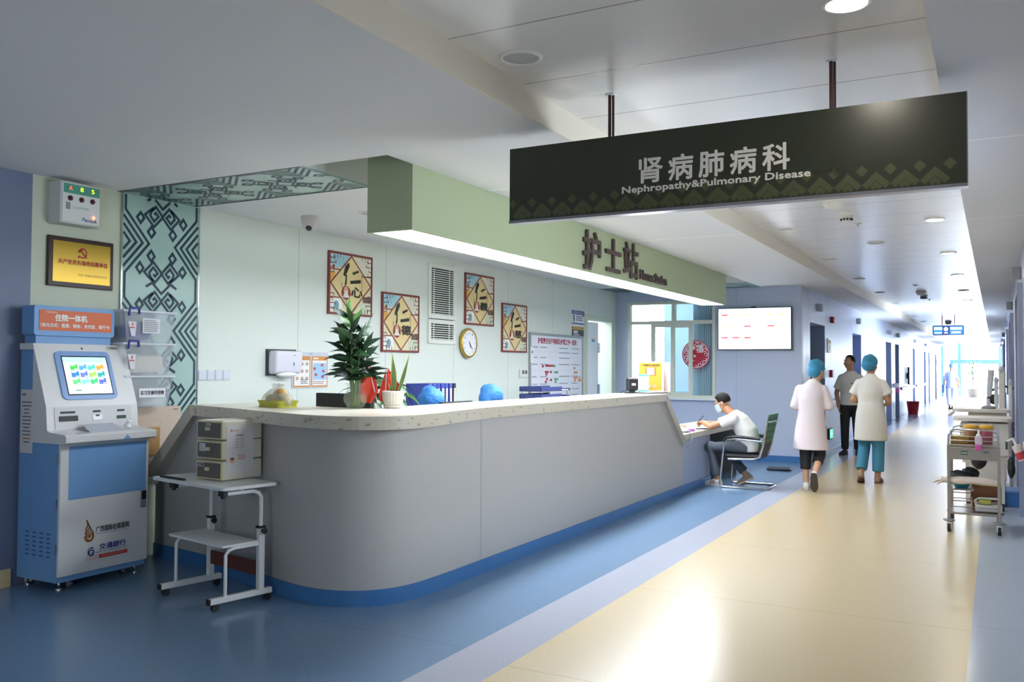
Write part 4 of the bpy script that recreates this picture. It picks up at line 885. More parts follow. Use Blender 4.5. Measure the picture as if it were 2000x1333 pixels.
for (bx, by, d, L, w, dr) in ((.005, .0, (.0, -.08, 1), .30, .075, .0), (.01, .035, (.1, .42, 1), .31, .05, -.25), (0, -.02, (.1, -.5, .9), .10, .035, .2)):
    V = []; V2 = []
    b = MB(M('#a9a33a', .4)); leaf(b, (bx, by, 0), d, L, w, dr, 8, Vector((1, 0, .0))); lf = b.obj('leaf', t)
    b = MB(M('#3f5a2c', .4)); leaf(b, (bx+.002, by, .0), d, L*.96, w*.66, dr, 8, Vector((1, 0, .0))); b.v = [(x+.0035, y, z) for x, y, z in b.v]; b.obj('leaf_centre', lf)
FL = M('#d23a22', .6)
for k, (Lb, Rb, stick, name) in enumerate(((((739, 712), (731, 732), (724, 752), (719, 770), (727, 786)), ((743, 709), (752, 727), (759, 747), (762, 766), (749, 789)), ((741, 706), (763, 798)), 'small red flag with a yellow star drooping left of the white pot'),
        (((770, 726), (764, 742), (760, 757), (757, 770), (758, 784)), ((775, 721), (788, 737), (797, 752), (795, 766), (780, 788)), ((772, 718), (768, 798)), 'small red flag drooping behind the white pot'))):
    t = thing('red_flag', name, 'flag', (-3.88+.06*k, 5.03+.12*k, CT), rz=.62)
    q = lambda p, d=0.: ((p[0]-(745 if k == 0 else 772))*.0036, d, (798-p[1])*.0036)
    b = MB(FL); V = []; m = 8
    for i in range(len(Lb)):
        for jj in range(m+1):
            r_ = jj/m; V.append(q((Lb[i][0]*(1-r_)+Rb[i][0]*r_, Lb[i][1]*(1-r_)+Rb[i][1]*r_), .012*math.sin(r_*9+i*.8)*(.3+i*.25)))
    b.add(V, [((m+1)*i+jj, (m+1)*i+jj+1, (m+1)*(i+1)+jj+1, (m+1)*(i+1)+jj) for i in range(len(Lb)-1) for jj in range(m)], True); b.obj('cloth', t)
    b = MB(M('#d9c8d4', .4)); b.tube([q(stick[0], -.012), q(stick[1], -.0)], .004, 8); b.obj('stick', t)
    if k == 0: b = MB(M('#e8c22c', .5)); b.ell(q((737, 724), -.014), (.009, .003, .009)); b.obj('star', t)
t = thing('drooping_plant', 'plant with drooping blade leaves behind the red flags', 'plant', (-4.60, 6.10, .73))
b = MB(); b.use(M('#c9cdbe', .5)).lathe([(.06, 0), (.085, .15), (.085, .16), (.07, .15)], n=24); b.obj('pot', t)
b = MB(M('#7d9a50', .5)); b.tube([(0, 0, .13), (.01, .1, .40), (0, .2, .55)], .016, 8); b.tube([(0, 0, .13), (.01, -.1, .45), (0, -.15, .58)], .016, 8); b.obj('stems', t)
b = MB()
for i in range(34):
    a = rr.uniform(0, 6.28); b.use([M('#2f4f30', .5), M('#446a3c', .5), M('#26402a', .5)][i % 3]); leaf(b, (0, (.2 if i % 2 else -.15)+rr.uniform(-.1, .1), rr.uniform(.45, .62)), (math.cos(a), math.sin(a), .5), rr.uniform(.25, .4), .05, 1.8, 5, Vector((0, 0, 1)), rr.uniform(-1, 1))
b.obj('foliage', t)
# binders in a row
for i in range(7):
    wd = [.055, .06, .05, .06, .05, .055, .05][i]; y = 7.33+i*.075
    t = thing('ring_binder', ('black ring binder closing the row next to the nurse cap' if i == 6 else 'blue ring binder, %s from the left in the row behind the counter' % ['first', 'second', 'third', 'fourth', 'fifth', 'sixth'][i]), 'binder', (-5.2, y, .73), group='ring binders in a row')
    MB(M('#3d4aa0' if i < 6 else '#22242c', .45)).box(0, 0, .27, .06, wd, .60, .003).obj('cover', t) if False else MB(M('#3d4aa0' if i < 6 else '#22242c', .45)).box(0, 0, .285, .28, wd, .60, .003).obj('cover', t)
    b = MB(PAPER); b.T = frame((.281, 0, 0), (0, 1, 0), (0, 0, 1), (1, 0, 0)); b.rect(wd*.2, .36, wd*.8, .55, .0004); scribble(b, wd*.35, .38, wd*.65, .54, 7, .0008, INKG); b.obj('spine_label', t)
b = MB(M('#b9bcc4', .5)); b.box(-5.25, 7.2, .73, -4.9, 8.05, 1.014, .004); solo('desktop_rack', b, 'grey desktop rack carrying the row of blue binders', 'rack')
t = thing('letter_tray', 'dark blue two tier letter tray in front of the whiteboard', 'letter tray', (-5.2, 9.75, .73))
for z in (.38, .47):
    b = MB(NAVY); b.box(0, 0, z, .30, .85, z+.006); b.box(0, 0, z, .006, .85, z+.06); b.box(.294, 0, z, .30, .6, z+.055); b.box(0, 0, z, .3, .006, z+.06); b.box(0, .844, z, .30, .85, z+.03); b.obj('tier', t)
b = MB(CHROME)
for y in (.05, .78):
    for x in (.01, .285): b.tube([(x, y, 0), (x, y, .47)], .005, 8)
b.obj('wire_support', t); b = MB(PAPER); b.box(.03, .3, .476, .28, .9, .485); b.obj('papers', t)
b = MB(M('#c9ccd4', .5)); b.box(-5.3, 9.7, 0, -4.85, 10.65, .729, .004); solo('side_cabinet', b, 'low grey cabinet under the letter tray', 'cabinet')
# payment corner near the sloping end
t = thing('card_reader', 'black card reader on a stand with a pinkish top near the counter end', 'card reader', (-3.76, 9.76, CT), '+X')
t.matrix_world = Matrix.Translation((-3.70, 9.72, CT)) @ Matrix.Rotation(.9, 4, 'Z')
b = MB(M('#1d1e22', .35)); b.box(-.075, -.02, .03, .075, .03, .175, .02, 3); b.obj('body', t); b = MB(M('#17181a', .4)); b.prism(rrect(-.08, -.06, .08, .06, .02), 0, .014); b.box(-.03, -.01, .01, .03, .02, .05); b.obj('base', t)
b = MB(M('#c07a80', .5)); b.box(-.055, -.012, .17, .055, .022, .18, .004); b.obj('top_cap', t); b = MB(WT); b.box(-.02, -.0215, .09, .03, -.02, .115); b.obj('label', t)
b = MB(BLACK); b.tube([(.07, 0, .02), (.13, -.03, .012), (.2, .0, .006)], .003, 6); b.tube([(-.07, 0, .04), (-.13, -.02, .03), (-.18, -.03, .006)], .003, 6); b.obj('cord', t)
t = thing('payment_stand', 'small white payment stand with teal bands beside the card reader', 'stand', (0, 0, 0)); t.matrix_world = Matrix.Translation((-3.66, 9.98, CT)) @ Matrix.Rotation(.65, 4, 'Z')
b = MB(WT); b.box(-.065, 0, .01, .065, .01, .22, .003); b.obj('card', t); 
for z_ in (.195, .01): MB(M('#6fb0ac', .4)).box(-.065, -.003, z_, .065, .0, z_+.025).obj('band', t)
b = MB(M('#d6d4d8', .5)); b.box(-.045, -.002, .12, .045, .0, .185); b.box(-.045, -.002, .045, .045, .0, .105); b.obj('panel', t); b = MB(M('#a8b8b8', .4)); b.box(-.08, -.05, 0, .08, .05, .01, .003); b.obj('base', t)
t = thing('placard', 'yellow placard on a white easel board at the counter end', 'placard', (0, 0, 0)); t.matrix_world = Matrix.Translation((-3.66, 10.22, CT-.0)) @ Matrix.Rotation(.45, 4, 'Z')
b = MB(M('#e9e2e2', .5)); b.box(-.16, 0, 0, .16, .012, .37, .003); b.obj('board', t); b = MB(M('#d6bdb4', .6)); b.box(.02, .10, 0, .25, .112, .365, .003); b.obj('rear_board', t); b = MB(M('#c9a0a0', .5)); b.box(.02, .0, .0, .16, .11, .008); b.obj('foot', t)
b = MB(M('#d3a132', .5)); b.box(-.135, -.003, .025, .135, .0, .355); b.use(M('#c06a2c', .5)).box(-.06, -.004, .2, .065, -.003, .30); b.use(WT).box(-.045, -.005, .21, .045, -.004, .295); b.obj('sheet', t)
text(t, '广西国际壮医医院', -.11, .315, .11, .338, 0, M('#5a4420', .5), .001, T=frame((0, -.0045, 0), (1, 0, 0), (0, 0, 1), (0, -1, 0)))
b = MB(); b.T = frame((0, -.0045, 0), (1, 0, 0), (0, 0, 1), (0, -1, 0))
for i, c in enumerate(('#8a9a6a', '#3f9a5a', '#c84a3a')): b.use(WT).disc(-.07+i*.06, .075, 0, .016, 14); b.use(M(c, .5)).disc(-.07+i*.06, .075, .0005, .009, 12)
b.obj('icons', t)
b = MB(M('#26282e', .4)); b.box(-.17, -.09, 0, .17, .09, .012, .004); b.use(M('#d9d4cf', .4)).box(-.165, -.085, .012, .165, .085, .016); o = solo('tablet', b, 'flat dark tablet lying in front of the yellow placard', 'tablet'); o.matrix_world = Matrix.Translation((-3.50, 10.02-.18, CT)) @ Matrix.Rotation(1.2, 4, 'Z')
# low desk
DT = .7105
b = MB(PAPER); b.box(-.10, -.15, 0, .10, .15, .002); o = solo('paper_sheet', b, 'white sheet under the pink pen case on the low desk', 'paper'); o.matrix_world = Matrix.Translation((-3.45, 10.95, DT)) @ Matrix.Rotation(.3, 4, 'Z')
b = MB(PAPER); b.box(-.10, -.15, 0, .10, .15, .003); b.use(INKG).rect(-.07, .06, .06, .07, .0032); o = solo('paper_sheet', b, 'white sheet under the writing hands of the seated man', 'paper'); o.matrix_world = Matrix.Translation((-3.50, 11.55, DT)) @ Matrix.Rotation(1.2, 4, 'Z')
b = MB(M('#a850b8', .4)); b.tube([(-.075, 0, .016), (.075, 0, .016)], .016, 12); b.use(M('#e8e0ea', .4)).tube([(.075, 0, .016), (.16, 0, .012)], [.012, .006], 10); o = solo('pink_pen_case', b, 'bright purple pen case on the low desk', 'pen case'); o.matrix_world = Matrix.Translation((-3.36, 10.78, DT+.003)) @ Matrix.Rotation(.8, 4, 'Z')
b = MB(M('#26221f', .4)); b.box(-.075, -.036, 0, .075, .036, .01, .004); o = solo('mobile_phone', b, 'dark mobile phone lying near the desk front edge', 'phone'); o.matrix_world = Matrix.Translation((-3.36, 11.32, DT)) @ Matrix.Rotation(.5, 4, 'Z')
b = MB(M('#c9c6cf', .4)); b.ell((0, 0, .025), (.10, .07, .025)); b.use(GREY).box(.05, -.02, .0, .12, .02, .03, .008); o = solo('desk_scanner', b, 'small pale scanner beside the foot of the sloping end', 'scanner'); o.matrix_world = Matrix.Translation((-3.40, 10.58, DT)) @ Matrix.Rotation(.3, 4, 'Z')
b = MB(GREY); b.tube([(-3.30, 10.55, .715), (-3.262, 10.56, .70), (-3.255, 10.55, .62), (-3.262, 10.47, .56), (-3.27, 10.42, .55)], .007, 8); solo('scanner_cord', b, 'grey cord hanging over the low desk front edge', 'cord')
b = MB(M('#1d2433', .35)); b.box(-.17, -.15, .006, .17, .15, .035, .02, 3); b.box(-.13, -.11, 0, .13, .11, .01); o = solo('floor_scale', b, 'flat dark weighing scale on the blue floor by the end wall', 'scale'); o.matrix_world = Matrix.Translation((-2.83, 13.5, 0)) @ Matrix.Rotation(.1, 4, 'Z')
# chair: cantilever with green mesh back
t = thing('visitor_chair', 'chrome cantilever chair with a green ribbed mesh back', 'chair', (-2.77, 11.40, 0), rz=PI/2)
for s in (-1, 1):
    x = s*.27
    b = MB(CHROME); b.tube([(x, -.22, .60), (x, .12, .62), (x, .20, .605), (x, .245, .56), (x, .275, .30), (x, .30, .06), (x, .29, .02), (x, .26, .013), (x, -.24, .013), (x*.93, -.27, .013), (x*.8, -.285, .013), (0, -.285, .013)], .0125, 10); b.obj('leg', t)
    b = MB(BLACK); b.tube([(x, -.20, .625), (x, .0, .64), (x, .13, .642), (x, .21, .625), (x, .25, .58)], [.02, .022, .022, .02, .016], 10); b.obj('armrest', t)
    b = MB(CHROME); b.tube([(x*.9, .20, .36), (x*.9, -.12, .37), (x*.9, -.19, .40), (x*.9, -.235, .55), (x*.9, -.30, .93)], .013, 10); b.tube([(x, -.215, .60), (x*.9, -.245, .60)], .012, 8); b.obj('back_frame', t)
b = MB(M('#1b1c1f', .6)); b.box(-.235, -.19, .365, .235, .25, .425, .025, 3); b.obj('seat', t)
b = MB(M('#15161a', .5)); n = 14; V = []
for i in range(n+1):
    q = i/n; y = -.195-.115*q+(.05*(1-q)**3); z = .37+.56*q; V += [(-.225, y, z), (.225, y, z), (.225, y-.016, z), (-.225, y-.016, z)]
for i in range(n):
    b.use(M('#17181b', .6) if i < 5 else (M('#2f6a4c', .6) if i % 2 else M('#24523c', .6))); a, c = 4*i, 4*i+4
    b.add([V[a], V[a+1], V[a+2], V[a+3], V[c], V[c+1], V[c+2], V[c+3]], [(0, 1, 5, 4), (1, 2, 6, 5), (2, 3, 7, 6), (3, 0, 4, 7), (4, 5, 6, 7), (3, 2, 1, 0)], False)
b.obj('backrest', t)
b = MB(M('#a9b4ac', .4, .4)); b.box(-.235, -.325, .83, .235, -.275, .85, .005); b.obj('back_bar', t)
# ================================================================ ceiling fittings
def ring(name, label, cat, x, y, r, lit=0, group=None, z=ZA):
    t = thing(name, label, cat, (x, y, z), 'down', group=group)
    b = MB(M('#eceae6', .4)); b.lathe([(r, 0), (r*.99, .008), (r*.86, .012), (r*.82, .004)], n=36, cap=False); b.obj('rim', t)
    b = MB(M('#fff6e4', .5, emit=lit) if lit else M('#b6b7b8', .6)); b.disc(0, 0, .003, r*.83, 32); b.obj('lamp_face' if 'light' in name else 'grille', t)
ring('ceiling_speaker', 'round ceiling speaker left of the sign hangers near the camera', 'speaker', -2.01+.02, 3.73, .105)
ring('ceiling_speaker', 'round ceiling speaker just beyond the hanging sign over the cream floor', 'speaker', -1.23, 11.19, .10)
for i, y in enumerate((9.66, 12.6, 15.52, 18.47, 21.6, 24.33, 27.24, 30.2)):
    ring('recessed_light', 'unlit round ceiling light, %s beyond the sign along the left edge' % ['first', 'second', 'third', 'fourth', 'fifth', 'sixth', 'seventh', 'eighth'][i], 'ceiling light', -1.96, y, .095, 0, 'unlit ceiling lights along the left edge')
for i, y in enumerate((3.78, 6.75, 9.70, 12.6, 15.6, 18.63, 21.5, 24.4)):
    ring('recessed_light', ['glowing round ceiling light above the hanging sign', 'glowing ceiling light hidden above the far side of the sign', 'glowing ceiling light, first beyond the sign on the right', 'glowing ceiling light, second beyond the sign on the right', 'glowing ceiling light, third beyond the sign on the right', 'unlit ceiling light, fourth beyond the sign on the right', 'glowing ceiling light, fifth beyond the sign on the right', 'glowing ceiling light, sixth beyond the sign on the right'][i], 'ceiling light', -.52, y, .095, 0 if i == 5 else (85 if i < 2 else 150), 'ceiling lights along the right edge')
def puck(label, x, y, r, h, c='#e2ddd0', vents=False):
    t = thing('smoke_detector', label, 'smoke detector', (x, y, ZA), 'down')
    b = MB(M(c, .4)); b.lathe([(r, 0), (r, h*.35), (r*.86, h*.45), (r*.8, h*.9), (r*.6, h)], n=28); b.obj('housing', t)
    if vents:
        b = MB(BLACK)
        for i in range(10): a = i*.628; b.box(r*.84*math.cos(a)-.008, r*.84*math.sin(a)-.008, h*.55, r*.84*math.cos(a)+.008, r*.84*math.sin(a)+.008, h*.85)
        b.obj('vents', t)
puck('wide pale round detector directly under the sign bottom edge', -1.26, 8.33, .095, .055); puck('small dark vented smoke detector beyond the wide pale one', -1.26, 9.09, .06, .06, '#d8d3c6', True)
puck('pale detector in the middle of the corridor ceiling', -1.25, 18.67, .095, .07); puck('dark vented detector behind the pale mid corridor one', -1.26, 19.59, .07, .08, '#8b8d92', True); puck('far detector beside the hanging clock sign', -1.28, 30.5, .1, .1, '#9aa0ac')
for i, (x, y) in enumerate(((-1.23, 9.65), (-1.24, 17.15), (-1.23, 20.8))):
    b = MB(M('#b9b5ae', .4)); b.lathe([(.045, 0), (.045, .004), (.03, .006)], n=24); b.lathe([(.012, .005), (.01, .03)], n=12)
    solo('sprinkler', b, ['flat sprinkler plate just beyond the vented smoke detector', 'flat sprinkler plate before the mid corridor detector', 'sprinkler beyond the mid corridor detectors'][i], 'sprinkler', (x, y, ZA), 'down')
t = thing('dome_camera', 'white dome security camera under the station ceiling near the glass panel', 'camera', (-5.35, 6.05, ZL), 'down')
b = MB(M('#d2ccc8', .4)); b.lathe([(.075, 0), (.078, .02), (.065, .09), (.045, .12)], n=28); b.obj('housing', t); b = MB(M('#2a2c30', .2)); b.ell((.02, .03, .10), (.03, .03, .035)); b.obj('lens', t)
ring('recessed_light', 'unlit round light in the station ceiling near the glass panel', 'ceiling light', -4.75, 6.15, .11, 0, None, ZL); ring('recessed_light', 'unlit round light in the station ceiling behind the green box', 'ceiling light', -4.6, 8.2, .1, 0, None, ZL)
# ================================================================ corridor fittings
ct = 0
for i, (y0, y1) in enumerate(bays[:6]):
    b = MB(M('#a9aeb8', .4)); b.box(0, 0, 0, .14, .13, .09, .01); solo('call_lamp', b, 'small grey call lamp above the %s door bay of the left corridor wall' % ['first', 'second', 'third', 'fourth', 'fifth', 'sixth'][i], 'call lamp', (XC, (y0+y1)/2-.07, 2.50), '+X', group='call lamps over the left doors')
for i, (y0, y1) in enumerate(rb):
    b = MB(M('#a9aeb8', .4)); b.box(0, 0, 0, .14, .13, .09, .01); solo('call_lamp', b, 'small grey call lamp above the %s doorway of the right corridor wall' % ['first', 'second', 'third', 'fourth', 'fifth', 'sixth'][i], 'call lamp', (.25, (y0+y1)/2+.07, 2.50), '-X', group='call lamps over the right doors')
t = thing('alarm_sounder', 'small red fire alarm sounder high on the corridor wall', 'alarm', (XC, 17.5, 2.36), '+X'); MB(M('#a8243a', .4)).box(0, 0, 0, .14, .12, .06, .01).obj('body', t); MB(M('#e8d8d8', .3)).box(.03, .03, .06, .11, .06, .065).obj('strobe', t)
t = thing('notice_frame', 'white framed notice on the corridor wall beyond the first door', 'notice', (XC, 17.1, 1.80), '+X'); MB(WT).box(0, 0, 0, .32, .26, .02).obj('frame', t); b = MB(M('#b07a50', .6)); b.rect(.03, .17, .29, .23, .021); b.use(M('#9aa0a8', .6)).rect(.12, .05, .2, .15, .021); b.obj('sheet', t)
b = MB(M('#a82a38', .4)); b.box(0, 0, 0, .13, .14, .05, .008); solo('fire_call_point', b, 'red fire call point on the wall beside the standing man', 'call point', (XC, 17.38, 1.34), '+X')
b = MB(M('#e2e4ea', .4)); b.box(0, 0, 0, .16, .14, .03, .006); solo('white_switch', b, 'white switch to the right of the red fire call point', 'switch', (XC, 17.60, 1.34), '+X')
t = thing('exit_sign', 'small green lit exit sign low on the wall between the nurses', 'exit sign', (XC, 17.1, .20), '+X'); MB(DARK).box(0, 0, 0, .40, .2, .03, .004).obj('housing', t); MB(M('#3fd08a', .4, emit=1.6)).box(.08, .02, .03, .39, .18, .033).obj('face', t); b = MB(M('#eafff2', .4, emit=1.5)); b.strip([(.16, .06), (.2, .1), (.18, .14)], .02, .0335); b.disc(.19, .155, .0335, .014, 10); b.strip([(.26, .1), (.33, .1)], .02, .0335); b.obj('running_figure', t)
RL = M('#d5d9e2', .35)
ys = [(16.9, 20.3), (21.9, 26.9), (31.0, 36.0), (37.4, 41.9)]
for i, (a, c) in enumerate(ys):
    t = thing('handrail', ['pale handrail behind the standing man', 'pale handrail between the second and third door bays', 'pale handrail under the black wall monitor', 'pale handrail beyond the fifth door bay'][i], 'handrail', (XC, a, .82), '+X')
    b = MB(RL); b.box(0, 0, .05, c-a, .10, .085, .015); b.obj('rail', t); b = MB(GREY)
    u = .2
    while u < c-a: b.box(u, .02, 0, u+.06, .08, .055); u += 1.2
    b.obj('bracket', t)
t = thing('wall_monitor', 'black monitor on the far left wall above the handrail', 'monitor', (XC, 33.5, .98), '+X'); MB(BLACK).box(0, 0, .04, 1.0, .6, .10).obj('casing', t); MB(GREY).box(.3, .2, 0, .6, .4, .04).obj('bracket', t); MB(M('#3a4458', .3)).rect(.03, .03, .97, .57, .1005).obj('screen', t)
t = thing('waste_bucket', 'small red waste bucket on the floor far down the left wall', 'bucket', (-2.45, 32.6, 0)); b = MB(M('#b8202e', .4)); b.lathe([(.15, 0), (.20, .42), (.21, .43), (.19, .42), (.15, .05)], n=24); b.obj('pail', t)
t = thing('hand_rub_bottle', 'pink hand rub bottle in a bracket on the left wall', 'bottle', (XC, 29.1, .78), '+X'); b = MB(M('#d070b8', .3)); b.box(0, 0, .05, .16, .16, .16, .03); b.obj('bottle', t); b = MB(M('#e8dce6', .4)); b.box(.03, .16, .0, .13, .30, .13, .02); b.obj('pump', t)
b = MB(M('#d8e4e0', .4)); b.box(0, 0, 0, .16, .2, .02); solo('low_socket', b, 'pale low socket plate on the wall before the fourth bay', 'socket', (XC, 29.0, .3), '+X')
# hanging clock sign
t = thing('hanging_clock_sign', 'small blue lit sign with a round clock hanging far down the corridor', 'sign', (-1.54, 27.3, 2.45), '-Y')
b = MB(M('#23304a', .4)); b.prism(rrect(0, 0, .78, .27, .03), -.08, 0); b.obj('casing', t)
b = MB(M('#3f86d8', .4, emit=.8)); b.rect(.02, .02, .25, .25, .001); b.rect(.42, .02, .76, .25, .001); b.use(M('#35508c', .4, emit=.6)).rect(.26, .02, .41, .25, .001); b.use(M('#e8f4ff', .4, emit=1.3)); b.disc(.335, .165, .002, .055, 24); b.rect(.04, .15, .24, .22, .002); b.rect(.05, .05, .23, .08, .002); b.rect(.45, .15, .73, .22, .002); b.rect(.47, .05, .70, .10, .002); b.rect(.29, .05, .38, .08, .002); b.obj('lit_face', t)
for u in (.24, .55): MB(M('#6a4458', .4)).tube([(u, .26, -.04), (u, ZA-2.45, -.04)], .013).obj('hanger', t)
# ================================================================ trolley and equipment on the right
t = thing('instrument_trolley', 'steel instrument trolley with one drawer and white castors', 'trolley', (-.19, 9.22, 0))
hw, dp = .205, .62
for x in (-hw, hw):
    for y in (0, dp):
        MB(STEEL).box(x-.013, y-.013, .10, x+.013, y+.013, .80, .003).obj('leg', t)
        b = MB(M('#8d8f94', .5)); b.lathe([(.045, .10), (.052, .108), (.045, .116)], (x, y, 0), 20); b.obj('bumper', t)
        b = MB(WT); b.box(x-.022, y-.03, .03, x+.022, y+.02, .095, .012); b.use(M('#2a2b2e', .5)).tube([(x-.014, y, .045), (x+.014, y, .045)], .045, 20); b.use(WT).tube([(x-.017, y, .045), (x+.017, y, .045)], .026, 16); b.obj('caster', t)
b = MB(STEEL); b.box(-hw-.012, -.012, .79, hw+.012, dp+.012, .81, .003); b.obj('top_shelf', t)
b = MB(STEEL); b.box(-hw+.012, -.014, .67, hw-.012, .5, .785, .003); dr = b.obj('drawer', t); b = MB(M('#2e5a4c', .4)); b.box(-.10, -.017, .715, -.045, -.013, .75); b.use(WT).box(-.095, -.018, .728, -.05, -.0165, .737); b.obj('green_label', dr); b = MB(M('#6f8a96', .4)); b.box(.08, -.017, .735, .125, -.013, .755); b.obj('small_label', dr)
b = MB(STEEL); b.box(-hw-.01, -.012, .165, hw+.01, dp+.012, .185, .003); b.obj('bottom_shelf', t)
b = MB(STEEL)
for z in (.235, .29):
    b.tube([(-hw, 0, z), (hw, 0, z)], .005, 8); b.tube([(-hw, dp, z), (hw, dp, z)], .005, 8)
b.obj('bottom_rail', t)
MB(STEEL).box(-hw, .0, .385, .0, dp, .395).obj('half_shelf', t)
b = MB(CHROME)
for y in (.0, dp):
    b.tube([(-hw, y, .81), (-hw, y, .89), (-hw+.02, y, .93), (-hw+.06, y, .945), (hw-.06, y, .945), (hw-.02, y, .93), (hw, y, .89), (hw, y, .81)], .009, 10)
    for z in (.845, .885): b.tube([(-hw, y, z), (hw, y, z)], .005, 8)
for x in (-hw, hw):
    for z in (.845, .885): b.tube([(x, 0, z), (x, dp, z)], .005, 8)
b.obj('guard_rail', t)
for i, (x, c) in enumerate(((-.045, '#9c6a3c'), (.085, '#b0525a'))):
    t = thing('sharps_box', ['brown round bin with a yellow lid on the trolley top, left of the pair', 'reddish round bin with a yellow lid on the trolley top, right of the pair'][i], 'sharps box', (-.19+x+.02, 9.42, .811), group='yellow lidded bins')
    MB(M(c, .4)).lathe([(.05, 0), (.058, .135), (.055, .14)], n=24).obj('bin', t); MB(M('#d8a42c', .4)).lathe([(.063, .138), (.064, .165), (.05, .172), (.02, .175)], n=24).obj('lid', t)
b = MB(M('#b0853c', .6)); b.box(-.075, -.06, 0, .075, .06, .075, .004); solo('cardboard_box', b, 'ochre small box on the trolley top behind the rails', 'box', (-.305, 9.36, .811))
t = thing('pump_bottle', 'clear pump bottle of pink liquid hung on the trolley front', 'bottle', (-.145, 9.165, .765)); b = MB(M('#e3d3de', .2, 0, .5, 0, .75)); b.box(-.03, -.035, .05, .03, .025, .13, .012); b.obj('bottle', t); MB(M('#c95aa0', .3)).box(-.03, -.035, 0, .03, .025, .056, .01).obj('liquid', t); b = MB(WT); b.tube([(0, 0, .13), (0, 0, .18)], .009, 10); b.tube([(0, 0, .175), (0, -.04, .178)], .006, 8); b.lathe([(.02, .125), (.022, .14), (.012, .15)], n=16); b.obj('pump', t); MB(CHROME).tube([(-.035, .028, .10), (.035, .028, .10)], .004, 8).obj('hook', t)
t = thing('basin', 'teal plastic basin on the trolley half shelf', 'basin', (-.295, 9.36, .396)); MB(M('#2f96a8', .35)).lathe([(.055, 0), (.085, .055), (.09, .06), (.08, .05), (.05, .006)], n=28).obj('bowl', t)
b = MB(M('#1b1c20', .55, bump=.7, bscale=30)); b.ell((0, 0, .04), (.13, .10, .05)); b.ell((.06, .02, .07), (.08, .07, .05)); lumpy(b, .007); solo('black_bag', b, 'crumpled black bag lying on the teal basin', 'bag', (-.285, 9.42, .46))
t = thing('training_arm', 'pale manikin training arm lying across the trolley', 'training arm', (-.05, 9.245, .475))
b = MB(M('#e3d2c4', .5)); b.tube([(.05, 0, -.01), (-.02, 0, 0), (-.14, 0, .005), (-.26, 0, .0), (-.36, 0, -.002), (-.41, 0, -.002)], [.03, .038, .034, .038, .026, .03], 14)
for i in range(4): b.tube([(-.40, -.018+i*.013, 0), (-.45, -.022+i*.015, -.01-.004*i), (-.485+.012*abs(i-1), -.024+i*.016, -.028)], [.009, .008, .006], 8)
b.tube([(-.40, -.02, -.01), (-.43, -.03, -.035), (-.44, -.03, -.05)], [.009, .009, .006], 8); b.obj('arm', t)
t = thing('tool_case', 'brown tool case with a dark handle on the trolley bottom shelf', 'case', (-.09, 9.46, .186)); MB(M('#8a5c3a', .5)).box(-.12, 0, 0, .125, .1, .235, .006).obj('shell', t); b = MB(DARK); b.tube([(-.05, -.005, .12), (-.05, -.03, .11), (.05, -.03, .11), (.05, -.005, .12)], .008, 8); b.obj('handle', t); MB(M('#c4c85a', .5)).box(-.125, -.002, .225, .13, .1, .245, .004).obj('lid', t)
t = thing('white_device_case', 'white carrying case with a yellow label in front of the brown case', 'case', (-.08, 9.28, .186)); b = MB(M('#d9d8d2', .4)); b.box(-.10, 0, 0, .12, .12, .075, .02); b.tube([(-.09, .03, .05), (-.10, .03, .11), (-.07, .03, .128), (.10, .03, .128)], .011, 10); b.obj('shell', t); MB(M('#c9c63a', .5)).box(-.07, -.002, .08, .03, .03, .115, .004).obj('label', t)
# machines behind the trolley
CW = M('#d5d2ca', .4)
t = thing('therapy_cart', 'cream therapy machine cart with side louvres behind the steel trolley', 'medical cart', (-.11, 10.75, 0))
b = MB(CW); b.box(-.24, 0, .58, .23, .5, .93, .015); b.box(-.22, .03, .50, .21, .47, .58); b.obj('body', t)
b = MB(CW); b.prism(rrect(-.30, -.05, .25, .55, .06), .95, .985); b.box(-.12, .1, .93, .12, .4, .95); b.obj('worktop', t)
b = MB(M('#b7b3ac', .4))
for i in range(8): b.box(-.243, -.004, .62+i*.028, -.13, .0, .632+i*.028)
b.obj('louvre_panel', t); MB(DARK).box(-.02, -.004, .86, .05, 0, .875).obj('slot', t); MB(M('#4a4c52', .4)).box(.19, -.004, .66, .21, 0, .75).obj('switch_strip', t)
for x in (-.17, .16):
    for y in (.06, .44): MB(CW).box(x-.02, y-.02, .08, x+.02, y+.02, .50).obj('leg', t); b = MB(BLACK); b.tube([(x-.015, y, .04), (x+.015, y, .04)], .04, 16); b.box(x-.008, y-.01, .04, x+.008, y+.01, .09); b.obj('caster', t)
b = MB(M('#3c3a86', .5)); b.tube([(.26+.014*math.sin(i*1.9), -.03+.014*math.cos(i*1.9), .95-i*.006) for i in range(75)], .005, 6); b.obj('coiled_hose', t)
b = MB(M('#1a1b1e', .55, bump=.6, bscale=30)); b.ell((0, 0, 0), (.075, .05, .10)); lumpy(b, .007); solo('black_bag', b, 'black bag hanging behind the trolley under its drawer', 'bag', (-.17, 10.66, .55))
b = MB(M('#1a1b1e', .55, bump=.6, bscale=30)); b.ell((0, 0, 0), (.035, .05, .11)); lumpy(b, .006); solo('black_bag', b, 'black bag hanging against the right wall behind the trolley', 'bag', (.13, 10.68, .48))
t = thing('tray_cart', 'pale machine cart with a wide tray standing farther behind the cream cart', 'medical cart', (-.10, 11.75, 0))
b = MB(CW); b.prism(rrect(-.36, 0, .24, .5, .08), 1.0, 1.035); b.tube([(-.34, .03, 1.0), (-.40, -.04, .96)], .014, 8); b.obj('tray', t); b = MB(CW); b.box(-.2, .1, .2, .2, .45, 1.0, .02); b.obj('body', t); b = MB(GREY); b.ell((.02, .25, 1.05), (.08, .06, .03)); b.obj('dial_pod', t)
